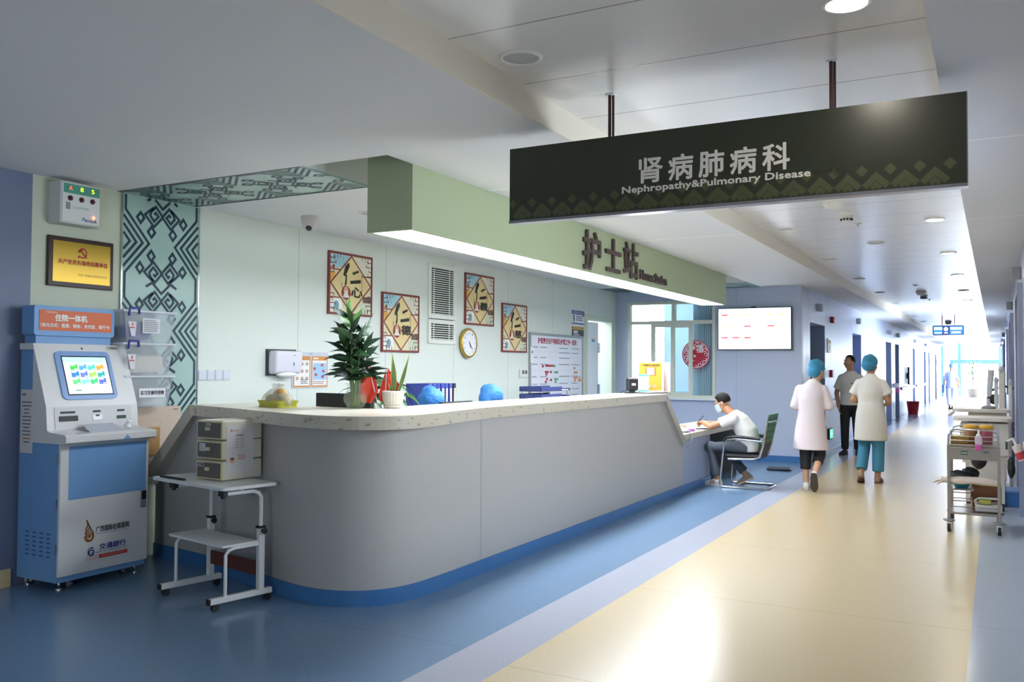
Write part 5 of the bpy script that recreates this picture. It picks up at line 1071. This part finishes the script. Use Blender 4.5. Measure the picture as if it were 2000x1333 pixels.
for x in (-.17, .17):
    for y in (.13, .42): b = MB(BLACK); b.tube([(x-.015, y, .05), (x+.015, y, .05)], .05, 14); b.box(x-.01, y-.01, .05, x+.01, y+.01, .21); b.obj('caster', t)
def stand(name, label, x, y, h, w, c, arm):
    t = thing(name, label, 'machine stand', (x, y, 0)); b = MB(M(c, .4)); b.box(-w, -.03, .06, w, .03, h, .01); b.obj('column', t)
    b = MB(M('#9aa0aa', .4)); b.box(-.09, -.15, .0, .09, .15, .07, .02); b.obj('base', t)
    if arm: b = MB(DARK); b.tube([(0, 0, h-.2), (arm*.5, .02, h-.24), (arm, 0, h-.25)], .012, 8); b.obj('arm', t)
    b = MB(M('#b8bcc6', .4)); b.ell((0, -.01, h-.02), (w*1.1, .03, .05)); b.obj('head', t)
stand('treatment_stand', 'tall cream treatment stand behind the tray cart', .06, 12.75, 1.52, .035, '#e6e0d6', .13)
stand('treatment_stand', 'shorter cream treatment stand close to the right wall', .15, 12.45, 1.36, .02, '#e6e0d6', 0)
stand('treatment_stand', 'slim pale post left of the tall cream treatment stand', 0.0, 13.3, 1.38, .025, '#cdd2dc', -.1)
t = thing('lamp_machine', 'blue grey machine with a tilted white lamp head farthest along the right wall', 'medical machine', (-.09, 14.4, 0)); b = MB(M('#9fb4cc', .4)); b.box(-.14, -.12, .1, .14, .2, .85, .03); b.obj('body', t); b = MB(M('#dfe2ea', .4)); b.tube([(-.02, 0, .85), (.0, .0, 1.1), (.03, 0, 1.5)], [.02, .035, .045], 12); b.obj('lamp_head', t); b = MB(DARK); b.tube([(.02, 0, 1.2), (.12, .02, 1.25)], .02, 8); b.ell((.08, 0, 1.08), (.09, .06, .08)); b.obj('joint', t)
for x in (-.1, .1): b = MB(BLACK); b.tube([(x-.015, -.08, .05), (x+.015, -.08, .05)], .05, 14); b.box(x-.01, -.09, .05, x+.01, -.07, .11); b.obj('caster', t)
t = thing('blue_crate', 'blue plastic crate on the floor behind the trolley by the wall', 'crate', (.12, 11.4, 0)); b = MB(M('#3f73b0', .4)); b.box(-.11, -.2, 0, .11, .2, .16, .01); b.obj('tub', t); MB(M('#5a8ac4', .4)).box(-.12, -.21, .15, .12, .21, .175, .006).obj('rim', t)
t = thing('wall_pump_bottle', 'pump bottle with red label tilted in a cream bracket on the right wall', 'bottle', (.25, 8.55, .80), '-X')
b = MB(M('#d6cf9c', .4)); b.box(-.05, .04, 0, .05, .10, .06, .006); b.box(-.06, .21, 0, .06, .26, .05, .006); b.obj('bracket', t); b = MB(M('#e4d6d6', .3, 0, .5, 0, .9)); b.tube([(0, -.05, .06), (0, .07, .11)], .035, 16); b.obj('bottle', t); b = MB(M('#c23440', .4)); b.tube([(0, -.04, .065), (0, .015, .0875)], .0365, 16); b.obj('label', t); b = MB(WT); b.tube([(0, .07, .11), (0, .13, .135)], .01, 8); b.tube([(0, .125, .133), (0, .10, .18)], .007, 8); b.obj('pump', t)
# potted tree on the terrace side
t = thing('potted_tree', 'small potted tree standing before the glass at the corridor end', 'plant', (-1.13, 54.9, 0)); MB(M('#c9c2c0', .5)).lathe([(.24, 0), (.34, .42), (.36, .46), (.32, .44)], n=24).obj('pot', t); MB(M('#6a5a44', .7)).tube([(0, 0, .3), (.02, 0, 1.1), (-.05, 0, 1.5)], .025, 8).obj('stem', t)
b = MB(); rr = random.Random(12)
for i in range(260):
    a, r = rr.uniform(0, 6.28), rr.uniform(0, .5); b.use([M('#6f9a52', .5), M('#83ad62', .5)][i % 2]); leaf(b, (r*math.cos(a), r*math.sin(a), rr.uniform(1.2, 1.9)), (math.cos(a), math.sin(a), rr.uniform(-.2, .5)), .26, .10, .5, 4)
b.obj('foliage', t)
# ================================================================ people
SKIN = M('#c79a7c', .5, bump=.05); SKIN2 = M('#b98766', .5, bump=.05); HAIR = M('#0e0c0b', .55, 0, .25, bump=.5, bscale=120)
def solid(mb, name, mat, parent, vox=.009, it=5):
    """one continuous skin over overlapping shapes"""
    me = mb.mesh('tmp'); o = bpy.data.objects.new('tmp', me); COL.objects.link(o)
    m = o.modifiers.new('r', 'REMESH'); m.mode = 'VOXEL'; m.voxel_size = vox; m.use_smooth_shade = True
    s = o.modifiers.new('s', 'SMOOTH'); s.iterations = it; s.factor = .5
    dg = bpy.context.evaluated_depsgraph_get(); dg.update()
    n = bpy.data.meshes.new_from_object(o.evaluated_get(dg)); bpy.data.objects.remove(o); bpy.data.meshes.remove(me)
    n.materials.clear(); n.materials.append(mat); n.polygons.foreach_set('use_smooth', [True]*len(n.polygons)); n.name = name
    r = bpy.data.objects.new(name, n); COL.objects.link(r); r.parent = parent; return r
def limb(mb, P, R, n=12, hem=False):
    mb.tube(P, R, n)
    for p, r in list(zip(P, R))[:len(P)-(1 if hem else 0)]: mb.ell(p, (r, r, r), None, 12, 8)
def loft(mb, secs, n=20):
    """elliptic sections: (centre, rx, ry[, lateral axis, depth axis])"""
    V = []
    for s in secs:
        c = Vector(s[0]); ax = Vector(s[3]) if len(s) > 3 else Vector((1, 0, 0)); ay = Vector(s[4]) if len(s) > 4 else Vector((0, 1, 0))
        for j in range(n): a = 2*PI*j/n; V.append(c+ax*s[1]*math.cos(a)+ay*s[2]*math.sin(a))
    k = len(secs); F = [(i*n+j, i*n+(j+1) % n, (i+1)*n+(j+1) % n, (i+1)*n+j) for i in range(k-1) for j in range(n)]
    F += [tuple(range(n-1, -1, -1)), tuple(range((k-1)*n, k*n))]
    return mb.add(V, F, True)
def head_axes(fd, tilt=0.):
    y = Vector(fd).normalized(); up = Vector((0, 0, 1)); x = y.cross(up).normalized(); z = x.cross(y)
    if tilt: R = Matrix.Rotation(tilt, 3, y); x = R @ x; z = R @ z
    return Matrix(((x.x, y.x, z.x), (x.y, y.y, z.y), (x.z, y.z, z.z)))
def add_head(mb, c, R, s=1.):
    c = Vector(c); E_ = lambda p, r: mb.ell(c+R @ (Vector(p)*s), [q*s for q in r], R, 18, 12)
    E_((0, -.012, .03), (.074, .093, .088)); E_((0, .018, -.045), (.057, .066, .066)); E_((0, .045, -.085), (.03, .03, .022)); E_((0, .02, .0), (.066, .07, .07))
    E_((0, .092, -.012), (.012, .016, .026)); E_((0, .101, -.026), (.016, .014, .010)); E_((0, .083, .028), (.05, .014, .010)); E_((0, .083, -.058), (.024, .012, .008))
    for sx in (-1, 1): E_((sx*.076, -.008, -.01), (.010, .020, .031)); E_((sx*.04, .062, -.03), (.022, .022, .022))
def face_parts(t, c, R, s=1., mouth=True):
    c = Vector(c)
    for sx in (-1, 1):
        b = MB(M('#e6e0da', .3)); b.ell(c+R @ (Vector((sx*.030, .080, .006))*s), (.013*s, .008*s, .007*s), R, 12, 8); b.use(M('#201713', .3)).ell(c+R @ (Vector((sx*.030, .086, .006))*s), (.006*s, .0035*s, .0062*s), R, 10, 6); b.obj('eye', t)
        b = MB(HAIR); b.ell(c+R @ (Vector((sx*.031, .087, .03))*s), (.018*s, .005*s, .004*s), R, 10, 6); b.obj('eyebrow', t)
    if mouth: b = MB(M('#9a5c50', .5)); b.ell(c+R @ (Vector((0, .093, -.058))*s), (.022*s, .005*s, .0055*s), R, 12, 6); b.obj('mouth', t)
def add_hand(mb, w, d, n, s=1., curl=.5, thumb=1):
    """palm and five fingers: wrist w, direction d, palm normal n"""
    w = Vector(w); d = Vector(d).normalized(); n = Vector(n); n = (n-d*n.dot(d)).normalized(); x = d.cross(n)*thumb
    R = Matrix(((x.x, d.x, n.x), (x.y, d.y, n.y), (x.z, d.z, n.z)))
    mb.ell(w+d*.045*s, (.038*s, .052*s, .015*s), R, 14, 8)
    for i, (o, L) in enumerate(((-.027, .062), (-.009, .074), (.009, .07), (.026, .055))):
        p = w+x*o*s+d*.085*s; a = curl*(1+.12*i); P = [p]
        for k, q in enumerate((.45, .32, .26)):
            an = a*(k+.5); p = p+(d*math.cos(an)+n*math.sin(an)+x*o*1.2)*L*q*s; P.append(p)
        mb.tube(P, [.0092*s, .0085*s, .008*s, .0065*s], 8)
    q = w-x*.028*s+d*.022*s; mb.tube([q, q-x*.022*s+d*.022*s+n*.006*s, q-x*.026*s+d*.05*s+n*.018*s], [.012*s, .0095*s, .0075*s], 8)
def shoe(t, an, td, mat, sole, s=1., pitch=0., name='shoe'):
    """ankle joint an, toe direction td (horizontal), pitch>0 lifts the heel"""
    td = Vector(td).normalized(); sd = Vector((0, 0, 1)).cross(td).normalized(); f = (td*math.cos(pitch)-Vector((0, 0, 1))*math.sin(pitch)); u = sd.cross(f)*-1
    if u.z < 0: u = -u
    F_ = frame(an, sd, f, u); b = MB(mat); b.T = F_
    loft(b, [((0, -.06, -.045), .020, .02, (1, 0, 0), (0, 0, 1)), ((0, -.045, -.025), .036, .045, (1, 0, 0), (0, 0, 1)), ((0, .0, -.02), .040, .052, (1, 0, 0), (0, 0, 1)), ((0, .06, -.034), .043, .036, (1, 0, 0), (0, 0, 1)), ((0, .12, -.045), .045, .025, (1, 0, 0), (0, 0, 1)), ((0, .165, -.05), .034, .018, (1, 0, 0), (0, 0, 1)), ((0, .185, -.052), .012, .008, (1, 0, 0), (0, 0, 1))], 16)
    o = b.obj(name, t); b = MB(sole); b.T = F_; P = [(.03, -.065), (.042, 0), (.046, .10), (.04, .15), (.015, .19), (-.015, .19), (-.04, .15), (-.046, .10), (-.042, 0), (-.03, -.065)]
    b.prism(P, -.078, -.058); b.obj('sole', o); return o
def cap(t, c, R, mat, s=1., sag=.0):
    b = MB(mat); c = Vector(c); E_ = lambda p, r: b.ell(c+R @ (Vector(p)*s), [q*s for q in r], R, 24, 14)
    E_((0, -.02, .045), (.091, .108, .092)); E_((0, -.06, .01-sag), (.083, .078, .085)); E_((0, -.075, .075), (.06, .06, .06)); E_((.02, -.045, .10), (.05, .055, .045))
    return solid(b, 'surgical_cap', mat, t, .010, 3)
CAPM = M('#3585a8', .65, bump=.7, bscale=22); CAPB = M('#3579be', .6, bump=.7, bscale=22)
def hair(t, c, R, s=1., top=1.):
    b = MB(HAIR); c = Vector(c); n, m = 28, 14; V = []
    for i in range(m+1):
        th = PI*i/m*.72
        for j in range(n):
            a = 2*PI*j/n; d = Vector((math.sin(th)*math.cos(a), math.sin(th)*math.sin(a), math.cos(th))); fr = max(0, d.y); cut = 1.0
            lim = .20 if fr > .35 else -.50 if d.y < 0 else -.12
            z = max(d.z, lim+fr*.55 if fr > .35 else lim); r = Vector((.080, .101, .098*top)); q = Vector((d.x*r.x, d.y*r.y-.012, z*r.z+.03))
            if d.z < z:
                h_ = math.hypot(d.x, d.y) or 1; k_ = math.sqrt(max(0, 1-z*z))*.975/h_; q.x = d.x*k_*r.x; q.y = d.y*k_*r.y-.012
            V.append(c+R @ (q*s))
    b.add(V, [(i*n+j, (i+1)*n+j, (i+1)*n+(j+1) % n, i*n+(j+1) % n) for i in range(m) for j in range(n)], True); return b.obj('hair', t)
def mask(t, c, R, s=1.):
    b = MB(M('#b9cfdc', .7)); c = Vector(c); n, m = 16, 8; V = []
    for i in range(m+1):
        for j in range(n+1):
            a = -1.35+2.7*j/n; z = .005-.098*i/m; bl = 1+.10*math.sin(PI*i/m); V.append(c+R @ (Vector((.074*math.sin(a)*(1-.12*i/m), (.098-.0*i)*math.cos(a)*bl+.012, z))*s))
    b.add(V, [(i*(n+1)+j, i*(n+1)+j+1, (i+1)*(n+1)+j+1, (i+1)*(n+1)+j) for i in range(m) for j in range(n)], True); o = b.obj('face_mask', t)
    b = MB(M('#dfe6ea', .6))
    for sx in (-1, 1): b.tube([c+R @ (Vector(p)*s) for p in ((sx*.07, .045, -.005), (sx*.082, -.01, .012), (sx*.084, -.02, -.01), (sx*.066, .045, -.08))], .0018, 6)
    b.obj('ear_loop', o); return o
def shirt(t, name, mat, secs, arms, vox=.012, it=6):
    b = MB(mat); loft(b, secs, 24)
    for P, R in arms: limb(b, P, R, 14, True)
    return solid(b, name, mat, t, vox, it)
def trousers(t, mat, legs, pel, vox=.012, name='trousers'):
    b = MB(mat); b.ell(pel[0], pel[1]); 
    for P, R in legs: limb(b, P, R, 14, True)
    return solid(b, name, mat, t, vox, 5)
# --- nurse in a pale pink coat
t = thing('person', 'nurse in long pale pink coat, blue cap and black cropped trousers walking away', 'person', (-2.02, 11.50, 0), rz=.08)
HD = Vector((.075, .03, 1.475)); R = head_axes((.75, .9, -.05)); b = MB()
add_head(b, HD, R, .98); limb(b, [(.04, -.01, 1.30), (.065, .01, 1.40)], [.055, .05]); loft(b, [((0, 0, .78), .15, .11), ((0, 0, .95), .13, .1), ((0, 0, 1.15), .15, .11), ((0, 0, 1.26), .125, .075), ((.03, 0, 1.34), .05, .05)])
AL = ([(-.13, 0, 1.235), (-.20, .0, 1.03), (-.13, .20, 1.02)], [.048, .040, .030]); AR = ([(.14, 0, 1.235), (.215, .0, 1.03), (.15, .21, 1.04)], [.048, .040, .030])
limb(b, *AL); limb(b, *AR); add_hand(b, (-.13, .2, 1.02), (.5, .8, .1), (0, 0, -1), .95, .5, 1); add_hand(b, (.15, .21, 1.04), (-.5, .8, .1), (0, 0, -1), .95, .5, -1)
LL = [(-.08, 0, .80), (-.075, .02, .44), (-.065, -.01, .08)]; LR = [(.08, 0, .80), (.095, .02, .42), (.055, -.24, .21)]
limb(b, LL, [.08, .052, .036]); limb(b, LR, [.08, .052, .036]); solid(b, 'body', SKIN, t)
face_parts(t, HD, R, .98, False); mask(t, HD, R, .98); b = MB(HAIR); b.ell(HD+R @ Vector((.0, -.05, -.015)), (.072, .062, .062), R); b.obj('hair', t)
cap(t, HD, R, CAPM, 1.02, .015)
CO = M('#dccfd0', .75, bump=.7, bscale=3.5)
shirt(t, 'coat', CO, [((-.01, -.01, .50), .215, .165), ((-.01, 0, .75), .185, .145), ((0, 0, .97), .155, .125), ((0, 0, 1.13), .165, .13), ((0, 0, 1.23), .172, .11), ((.01, 0, 1.29), .135, .088), ((.02, 0, 1.33), .085, .07), ((.035, 0, 1.37), .058, .058)],
      [([(-.135, 0, 1.245), (-.195, 0, 1.04), (-.165, .10, 1.03)], [.060, .060, .055]), ([(.145, 0, 1.245), (.212, 0, 1.04), (.185, .10, 1.04)], [.060, .060, .055])])
b = MB(M('#cdbfc1', .8)); b.strip([(0, .52), (.005, .95)], .004, .0); 
trousers(t, M('#1c1c20', .7), [([(-.08, 0, .78), (-.075, .02, .46), (-.07, .0, .25)], [.095, .072, .066]), ([(.08, 0, .78), (.095, .02, .43), (.08, -.08, .35)], [.095, .072, .066])], ((0, 0, .80), (.16, .12, .10)))
WS = M('#dedcd6', .5)
shoe(t, (-.065, -.01, .08), (-.05, 1, 0), WS, M('#c9c6c0', .6), .95); shoe(t, (.055, -.24, .21), (.0, 1, 0), WS, M('#4a4540', .7), .95, 1.15)
# --- nurse in a white tunic
t = thing('person', 'nurse in short sleeved white dress, blue cap and teal trousers walking away', 'person', (-1.46, 12.62, 0))
HD = Vector((.0, .03, 1.55)); R = head_axes((.35, .95, .05)); b = MB()
add_head(b, HD, R); limb(b, [(0, -.01, 1.36), (0, .01, 1.47)], [.058, .052]); loft(b, [((0, 0, .82), .16, .12), ((0, 0, 1.0), .145, .11), ((0, 0, 1.2), .16, .12), ((0, 0, 1.32), .13, .08), ((0, 0, 1.39), .055, .05)])
limb(b, [(-.135, 0, 1.30), (-.215, .0, 1.09), (-.16, .2, 1.05)], [.05, .043, .032]); limb(b, [(.135, 0, 1.30), (.215, .0, 1.09), (.19, .16, 1.03)], [.05, .043, .032])
add_hand(b, (-.16, .2, 1.05), (.4, .8, .1), (0, 0, -1), 1, .5, 1); add_hand(b, (.19, .16, 1.03), (-.4, .8, .05), (0, 0, -1), 1, .5, -1)
limb(b, [(-.085, 0, .85), (-.09, .07, .47), (-.11, -.12, .12)], [.085, .055, .038]); limb(b, [(.085, 0, .85), (.085, .02, .46), (.08, 0, .08)], [.085, .055, .038]); solid(b, 'body', SKIN2, t)
face_parts(t, HD, R); b = MB(HAIR); b.ell(HD+R @ Vector((.0, -.05, -.02)), (.074, .062, .064), R); b.obj('hair', t); cap(t, HD, R, CAPM, 1.07)
CO2 = M('#dfdcd2', .75, bump=.7, bscale=3.5)
shirt(t, 'dress', CO2, [((0, 0, .56), .21, .17), ((0, 0, .78), .20, .16), ((0, 0, .92), .185, .15), ((0, 0, 1.0), .168, .138), ((0, 0, 1.08), .158, .125), ((0, 0, 1.20), .172, .13), ((0, 0, 1.30), .178, .105), ((0, 0, 1.36), .14, .088), ((0, 0, 1.40), .09, .07), ((0, 0, 1.44), .06, .06)],
      [([(-.14, 0, 1.31), (-.212, -.005, 1.16)], [.064, .072]), ([(.14, 0, 1.31), (.212, -.005, 1.16)], [.064, .072])])
trousers(t, M('#3f87a6', .7, bump=.4, bscale=10), [([(-.085, 0, .84), (-.09, .07, .47), (-.108, -.10, .18)], [.10, .078, .072]), ([(.085, 0, .84), (.088, .02, .46), (.085, 0, .15)], [.10, .08, .074])], ((0, 0, .85), (.14, .11, .10)))
BS = M('#9a7a60', .6); shoe(t, (-.11, -.13, .125), (-.15, 1, 0), BS, M('#6a5444', .7), 1, .45); shoe(t, (.08, 0, .08), (.1, 1, 0), BS, M('#6a5444', .7))
# --- standing man in a white T-shirt
t = thing('person', 'dark haired man in white T-shirt and black trousers standing by the wall', 'person', (-2.23, 16.48, 0), rz=PI+.1)
HD = Vector((.02, .03, 1.615)); R = head_axes((.62, .78, .10)); b = MB()
add_head(b, HD, R, 1.04); limb(b, [(0, -.01, 1.40), (.01, .01, 1.52)], [.062, .06]); loft(b, [((0, 0, .86), .165, .115), ((0, 0, 1.05), .15, .105), ((0, 0, 1.25), .175, .12), ((0, 0, 1.36), .145, .08), ((0, 0, 1.45), .055, .05)])
limb(b, [(.15, 0, 1.335), (.235, -.02, 1.08), (.20, .04, .84)], [.05, .043, .032]); limb(b, [(-.15, 0, 1.335), (-.235, -.02, 1.08), (-.19, .03, .84)], [.05, .043, .032])
add_hand(b, (.20, .04, .84), (-.15, .1, -1), (-1, 0, 0), 1.05, .45, 1); add_hand(b, (-.19, .03, .84), (.15, .1, -1), (1, 0, 0), 1.05, .45, -1)
limb(b, [(-.09, 0, .88), (-.10, .03, .47), (-.11, 0, .08)], [.085, .055, .038]); limb(b, [(.09, 0, .88), (.10, .03, .47), (.10, 0, .08)], [.085, .055, .038]); solid(b, 'body', M('#b98d70', .5), t)
face_parts(t, HD, R, 1.04); hair(t, HD, R, 1.04)
sh_ = shirt(t, 't_shirt', M('#d3d1cd', .8, bump=.7, bscale=3.5), [((0, 0, .865), .185, .135), ((0, 0, 1.05), .175, .13), ((0, 0, 1.25), .190, .14), ((0, 0, 1.35), .192, .11), ((0, 0, 1.405), .15, .09), ((0, 0, 1.44), .10, .075), ((0, 0, 1.47), .066, .064)],
      [([(.15, 0, 1.345), (.228, -.015, 1.15)], [.066, .070]), ([(-.15, 0, 1.345), (-.228, -.015, 1.15)], [.066, .070])])
b = MB(DARK); b.T = frame((-.05, .138, 1.24), (-1, 0, 0), (0, 0, 1), (0, 1, 0)); b.rect(-.05, 0, .04, .012, .002); b.obj('chest_mark', sh_)
trousers(t, M('#1a1b20', .75), [([(-.09, 0, .86), (-.10, .03, .47), (-.11, .0, .10)], [.10, .075, .062]), ([(.09, 0, .86), (.10, .03, .47), (.10, 0, .10)], [.10, .075, .062])], ((0, 0, .87), (.17, .125, .11)))
DS = M('#202126', .5); shoe(t, (-.11, 0, .08), (-.3, 1, 0), DS, DARK); shoe(t, (.10, 0, .08), (.45, 1, 0), DS, DARK)
# --- seated man writing at the low desk
t = thing('person', 'seated man in white T-shirt and face mask writing at the low desk', 'person', (-2.77, 11.40, 0), rz=PI/2)
HD = Vector((0.0, .335, 1.055)); R = head_axes((.0, .88, -.42)); b = MB()
add_head(b, HD, R, 1.03); limb(b, [(0, .20, .90), (0, .275, .975)], [.062, .058])
ax = (1, 0, 0)
def TS_(y, z, rx, ry, a): return ((0, y, z), rx, ry, ax, (0, math.cos(a), -math.sin(a)))
loft(b, [TS_(-.01, .51, .14, .08, .1), TS_(-.01, .58, .155, .105, .25), TS_(.06, .74, .165, .115, .4), TS_(.14, .86, .18, .10, .55), TS_(.19, .91, .14, .075, .6)])
limb(b, [(-.185, .155, .86), (-.23, .43, .755), (-.10, .56, .80)], [.05, .043, .031]); limb(b, [(.185, .155, .86), (.235, .42, .76), (.10, .57, .78)], [.05, .043, .031])
add_hand(b, (-.10, .56, .80), (.6, .55, .0), (0, .1, -1), 1.05, .75, 1); add_hand(b, (.10, .57, .78), (-.5, .6, -.05), (0, .1, -1), 1.05, .7, -1)
limb(b, [(-.09, .02, .50), (-.12, .46, .485), (-.12, .37, .09)], [.07, .06, .04]); limb(b, [(.09, .02, .50), (.16, .36, .46), (.16, .07, .12)], [.07, .06, .04]); solid(b, 'body', SKIN2, t, .008)
face_parts(t, HD, R, 1.03, False); hair(t, HD, R, 1.04); mask(t, HD, R, 1.03)
shirt(t, 't_shirt', M('#dddbd6', .8, bump=.7, bscale=3.5), [TS_(-.055, .445, .178, .115, .0), TS_(-.035, .52, .178, .125, .2), TS_(.03, .70, .185, .138, .38), TS_(.12, .84, .198, .115, .52), TS_(.175, .90, .15, .085, .58), TS_(.215, .935, .075, .07, .6)],
      [([(-.185, .155, .86), (-.215, .31, .795)], [.078, .076]), ([(.185, .155, .86), (.22, .30, .80)], [.078, .076])])
trousers(t, M('#4b525c', .75, noise=.08, nscale=30), [([(-.09, .0, .50), (-.12, .46, .49), (-.12, .38, .13)], [.095, .078, .066]), ([(.09, .0, .50), (.16, .36, .465), (.16, .10, .17)], [.095, .078, .062])], ((0, -.02, .50), (.165, .10, .07)))
SN = M('#dedbd4', .5); o = shoe(t, (-.12, .37, .08), (-.05, 1, 0), SN, M('#cfccc6', .6)); b = MB(M('#5a2e38', .6))
for k in range(3): b.tube([(-.168, .405+.022*k, .035), (-.155, .395+.022*k, .075)], .006, 6)
b.obj('side_stripe', o)
shoe(t, (.16, .07, .125), (.05, 1, 0), M('#8a7c70', .6), M('#c9b9a6', .6), 1, .45)
b = MB(M('#23242c', .4)); b.tube([(-.04, .645, .80), (-.085, .56, .885)], .0045, 8); solo('pen', b, 'dark pen in the right hand of the seated man', 'pen', (-2.77, 11.40, 0), rz=PI/2)
# --- walker far down the corridor
t = thing('person', 'distant person in lilac scrubs walking away with a blue bag', 'person', (-1.5, 37.5, 0), rz=.1)
HD = Vector((.02, .02, 1.61)); R = head_axes((.1, 1, 0)); b = MB()
add_head(b, HD, R); limb(b, [(0, 0, 1.40), (.01, .01, 1.52)], [.055, .05]); loft(b, [((0, 0, .85), .15, .11), ((0, 0, 1.05), .14, .1), ((0, 0, 1.25), .165, .115), ((0, 0, 1.35), .13, .075), ((0, 0, 1.44), .06, .06)])
limb(b, [(-.14, 0, 1.335), (-.23, .0, 1.08), (-.24, .06, .86)], [.05, .042, .032]); limb(b, [(.14, 0, 1.335), (.24, -.04, 1.08), (.27, -.04, .85)], [.05, .042, .032]); add_hand(b, (-.24, .06, .86), (0, .1, -1), (1, 0, 0), 1, .8, 1); add_hand(b, (.27, -.04, .85), (.1, 0, -1), (-1, 0, 0), 1, .4, -1)
limb(b, [(-.09, 0, .87), (-.09, .05, .47), (-.06, -.08, .12)], [.085, .055, .038]); limb(b, [(.09, 0, .87), (.06, .06, .47), (.04, .05, .08)], [.085, .055, .038]); solid(b, 'body', SKIN2, t, .012)
face_parts(t, HD, R); b = MB(M('#6a8ab8', .6)); b.ell(HD+R @ Vector((0, -.02, .04)), (.088, .105, .085), R); b.obj('surgical_cap', t)
LI = M('#a9b0dc', .7); shirt(t, 'tunic', LI, [((0, 0, .80), .205, .15), ((0, 0, 1.05), .165, .13), ((0, 0, 1.25), .18, .135), ((0, 0, 1.36), .19, .10), ((0, 0, 1.44), .07, .07)], [([(-.145, 0, 1.345), (-.23, 0, 1.10)], [.062, .064]), ([(.145, 0, 1.345), (.24, -.04, 1.10)], [.062, .064])], .016)
trousers(t, LI, [([(-.09, 0, .84), (-.09, .05, .47), (-.065, -.06, .16)], [.10, .085, .075]), ([(.09, 0, .84), (.06, .06, .47), (.04, .05, .13)], [.10, .085, .075])], ((0, 0, .86), (.16, .12, .1)), .016)
shoe(t, (-.06, -.08, .12), (0, 1, 0), DS, DARK, 1, .4); shoe(t, (.04, .05, .08), (0, 1, 0), DS, DARK)
b = MB(M('#4a6a9c', .6)); b.box(-.30, -.18, .62, -.22, .20, .92, .03); b.tube([(-.26, -.1, .91), (-.25, .0, 1.0), (-.26, .12, .91)], .01, 8); o = solo('blue_bag', b, 'blue bag carried by the distant person in lilac', 'bag', (-1.5, 37.5, 0), rz=.1)
# --- nurses seated behind the counter
def desk_nurse(label, loc, rz, fd, capm, hz, arm=None, glasses=False):
    t = thing('person', label, 'person', loc, rz=rz); HD = Vector((0, .10, hz)); R = head_axes(fd); b = MB()
    add_head(b, HD, R); limb(b, [(0, .01, hz-.20), (0, .05, hz-.09)], [.056, .05]); loft(b, [((0, -.03, .45), .17, .13), ((0, -.03, .60), .15, .11), ((0, -.01, hz-.36), .16, .115), ((0, 0, hz-.24), .165, .085), ((0, .0, hz-.18), .065, .06)])
    A = arm or {-1: [(-.17, 0, hz-.26), (-.22, .08, hz-.44), (-.12, .30, .76)], 1: [(.17, 0, hz-.26), (.22, .08, hz-.44), (.12, .30, .76)]}
    for s in (-1, 1):
        limb(b, A[s], [.05, .042, .031]); d = Vector(A[s][2])-Vector(A[s][1]); add_hand(b, A[s][2], (d.x, d.y, 0), (0, 0, -1), 1, .4, -s)
        limb(b, [(s*.09, -.02, .47), (s*.11, .36, .46), (s*.11, .33, .08)], [.085, .055, .038])
    solid(b, 'body', SKIN, t); face_parts(t, HD, R, 1, False); mask(t, HD, R); cap(t, HD, R, capm, 1.08)
    shirt(t, 'tunic', M('#e0dedb', .75, bump=.3, bscale=9), [((0, -.03, .44), .18, .14), ((0, -.03, .60), .165, .125), ((0, -.01, hz-.36), .178, .13), ((0, 0, hz-.24), .185, .10), ((0, 0, hz-.17), .07, .07)], [(A[s][:2], [.066, .058]) for s in (-1, 1)])
    trousers(t, M('#3f87a6', .7), [([(s*.09, -.02, .48), (s*.11, .36, .47), (s*.11, .33, .12)], [.09, .07, .06]) for s in (-1, 1)], ((0, -.03, .48), (.16, .13, .08)))
    for s in (-1, 1): shoe(t, (s*.11, .33, .08), (0, 1, 0), WS, WS)
    if glasses:
        b = MB(INK)
        for sx in (-1, 1): b.tube([HD+R @ Vector((sx*.032+.022*math.cos(a), .098, .004+.017*math.sin(a))) for a in [i*PI/6 for i in range(12)]], .0018, 6, False, True); b.tube([HD+R @ Vector(p) for p in ((sx*.054, .098, .006), (sx*.079, .0, .012))], .0018, 6)
        b.obj('glasses', t)
    b = MB(M('#2f3440', .6)); b.box(-.22, -.25, .40, .22, .20, .445, .02); b.tube([(0, 0, .06), (0, 0, .40)], .03, 10)
    for k in range(5): a = k*1.257; b.tube([(0, 0, .08), (.26*math.cos(a), .26*math.sin(a), .05)], .018, 8); b.ell((.26*math.cos(a), .26*math.sin(a), .03), (.025, .025, .03))
    solo('office_stool', b, 'dark office stool under the ' + label.split(' reaching')[0].split(' behind ')[0], 'stool', loc, rz=rz)
desk_nurse('nurse in blue cap bent low beside the row of binders', (-4.42, 6.46, 0), -1.2, (.25, .9, -.45), CAPB, 1.165)
desk_nurse('nurse in blue cap and glasses facing right behind the counter', (-4.38, 7.50, 0), -.45, (.35, .9, -.15), CAPB, 1.175, None, True)
desk_nurse('nurse in blue cap at the low desk reaching an arm towards the seated man', (-4.10, 10.70, 0), -.5, (.35, .9, -.3), CAPM, 1.055, {-1: [(-.17, 0, .80), (-.20, .2, .70), (-.02, .42, .76)], 1: [(.17, 0, .80), (.25, .24, .74), (.30, .52, .765)]})
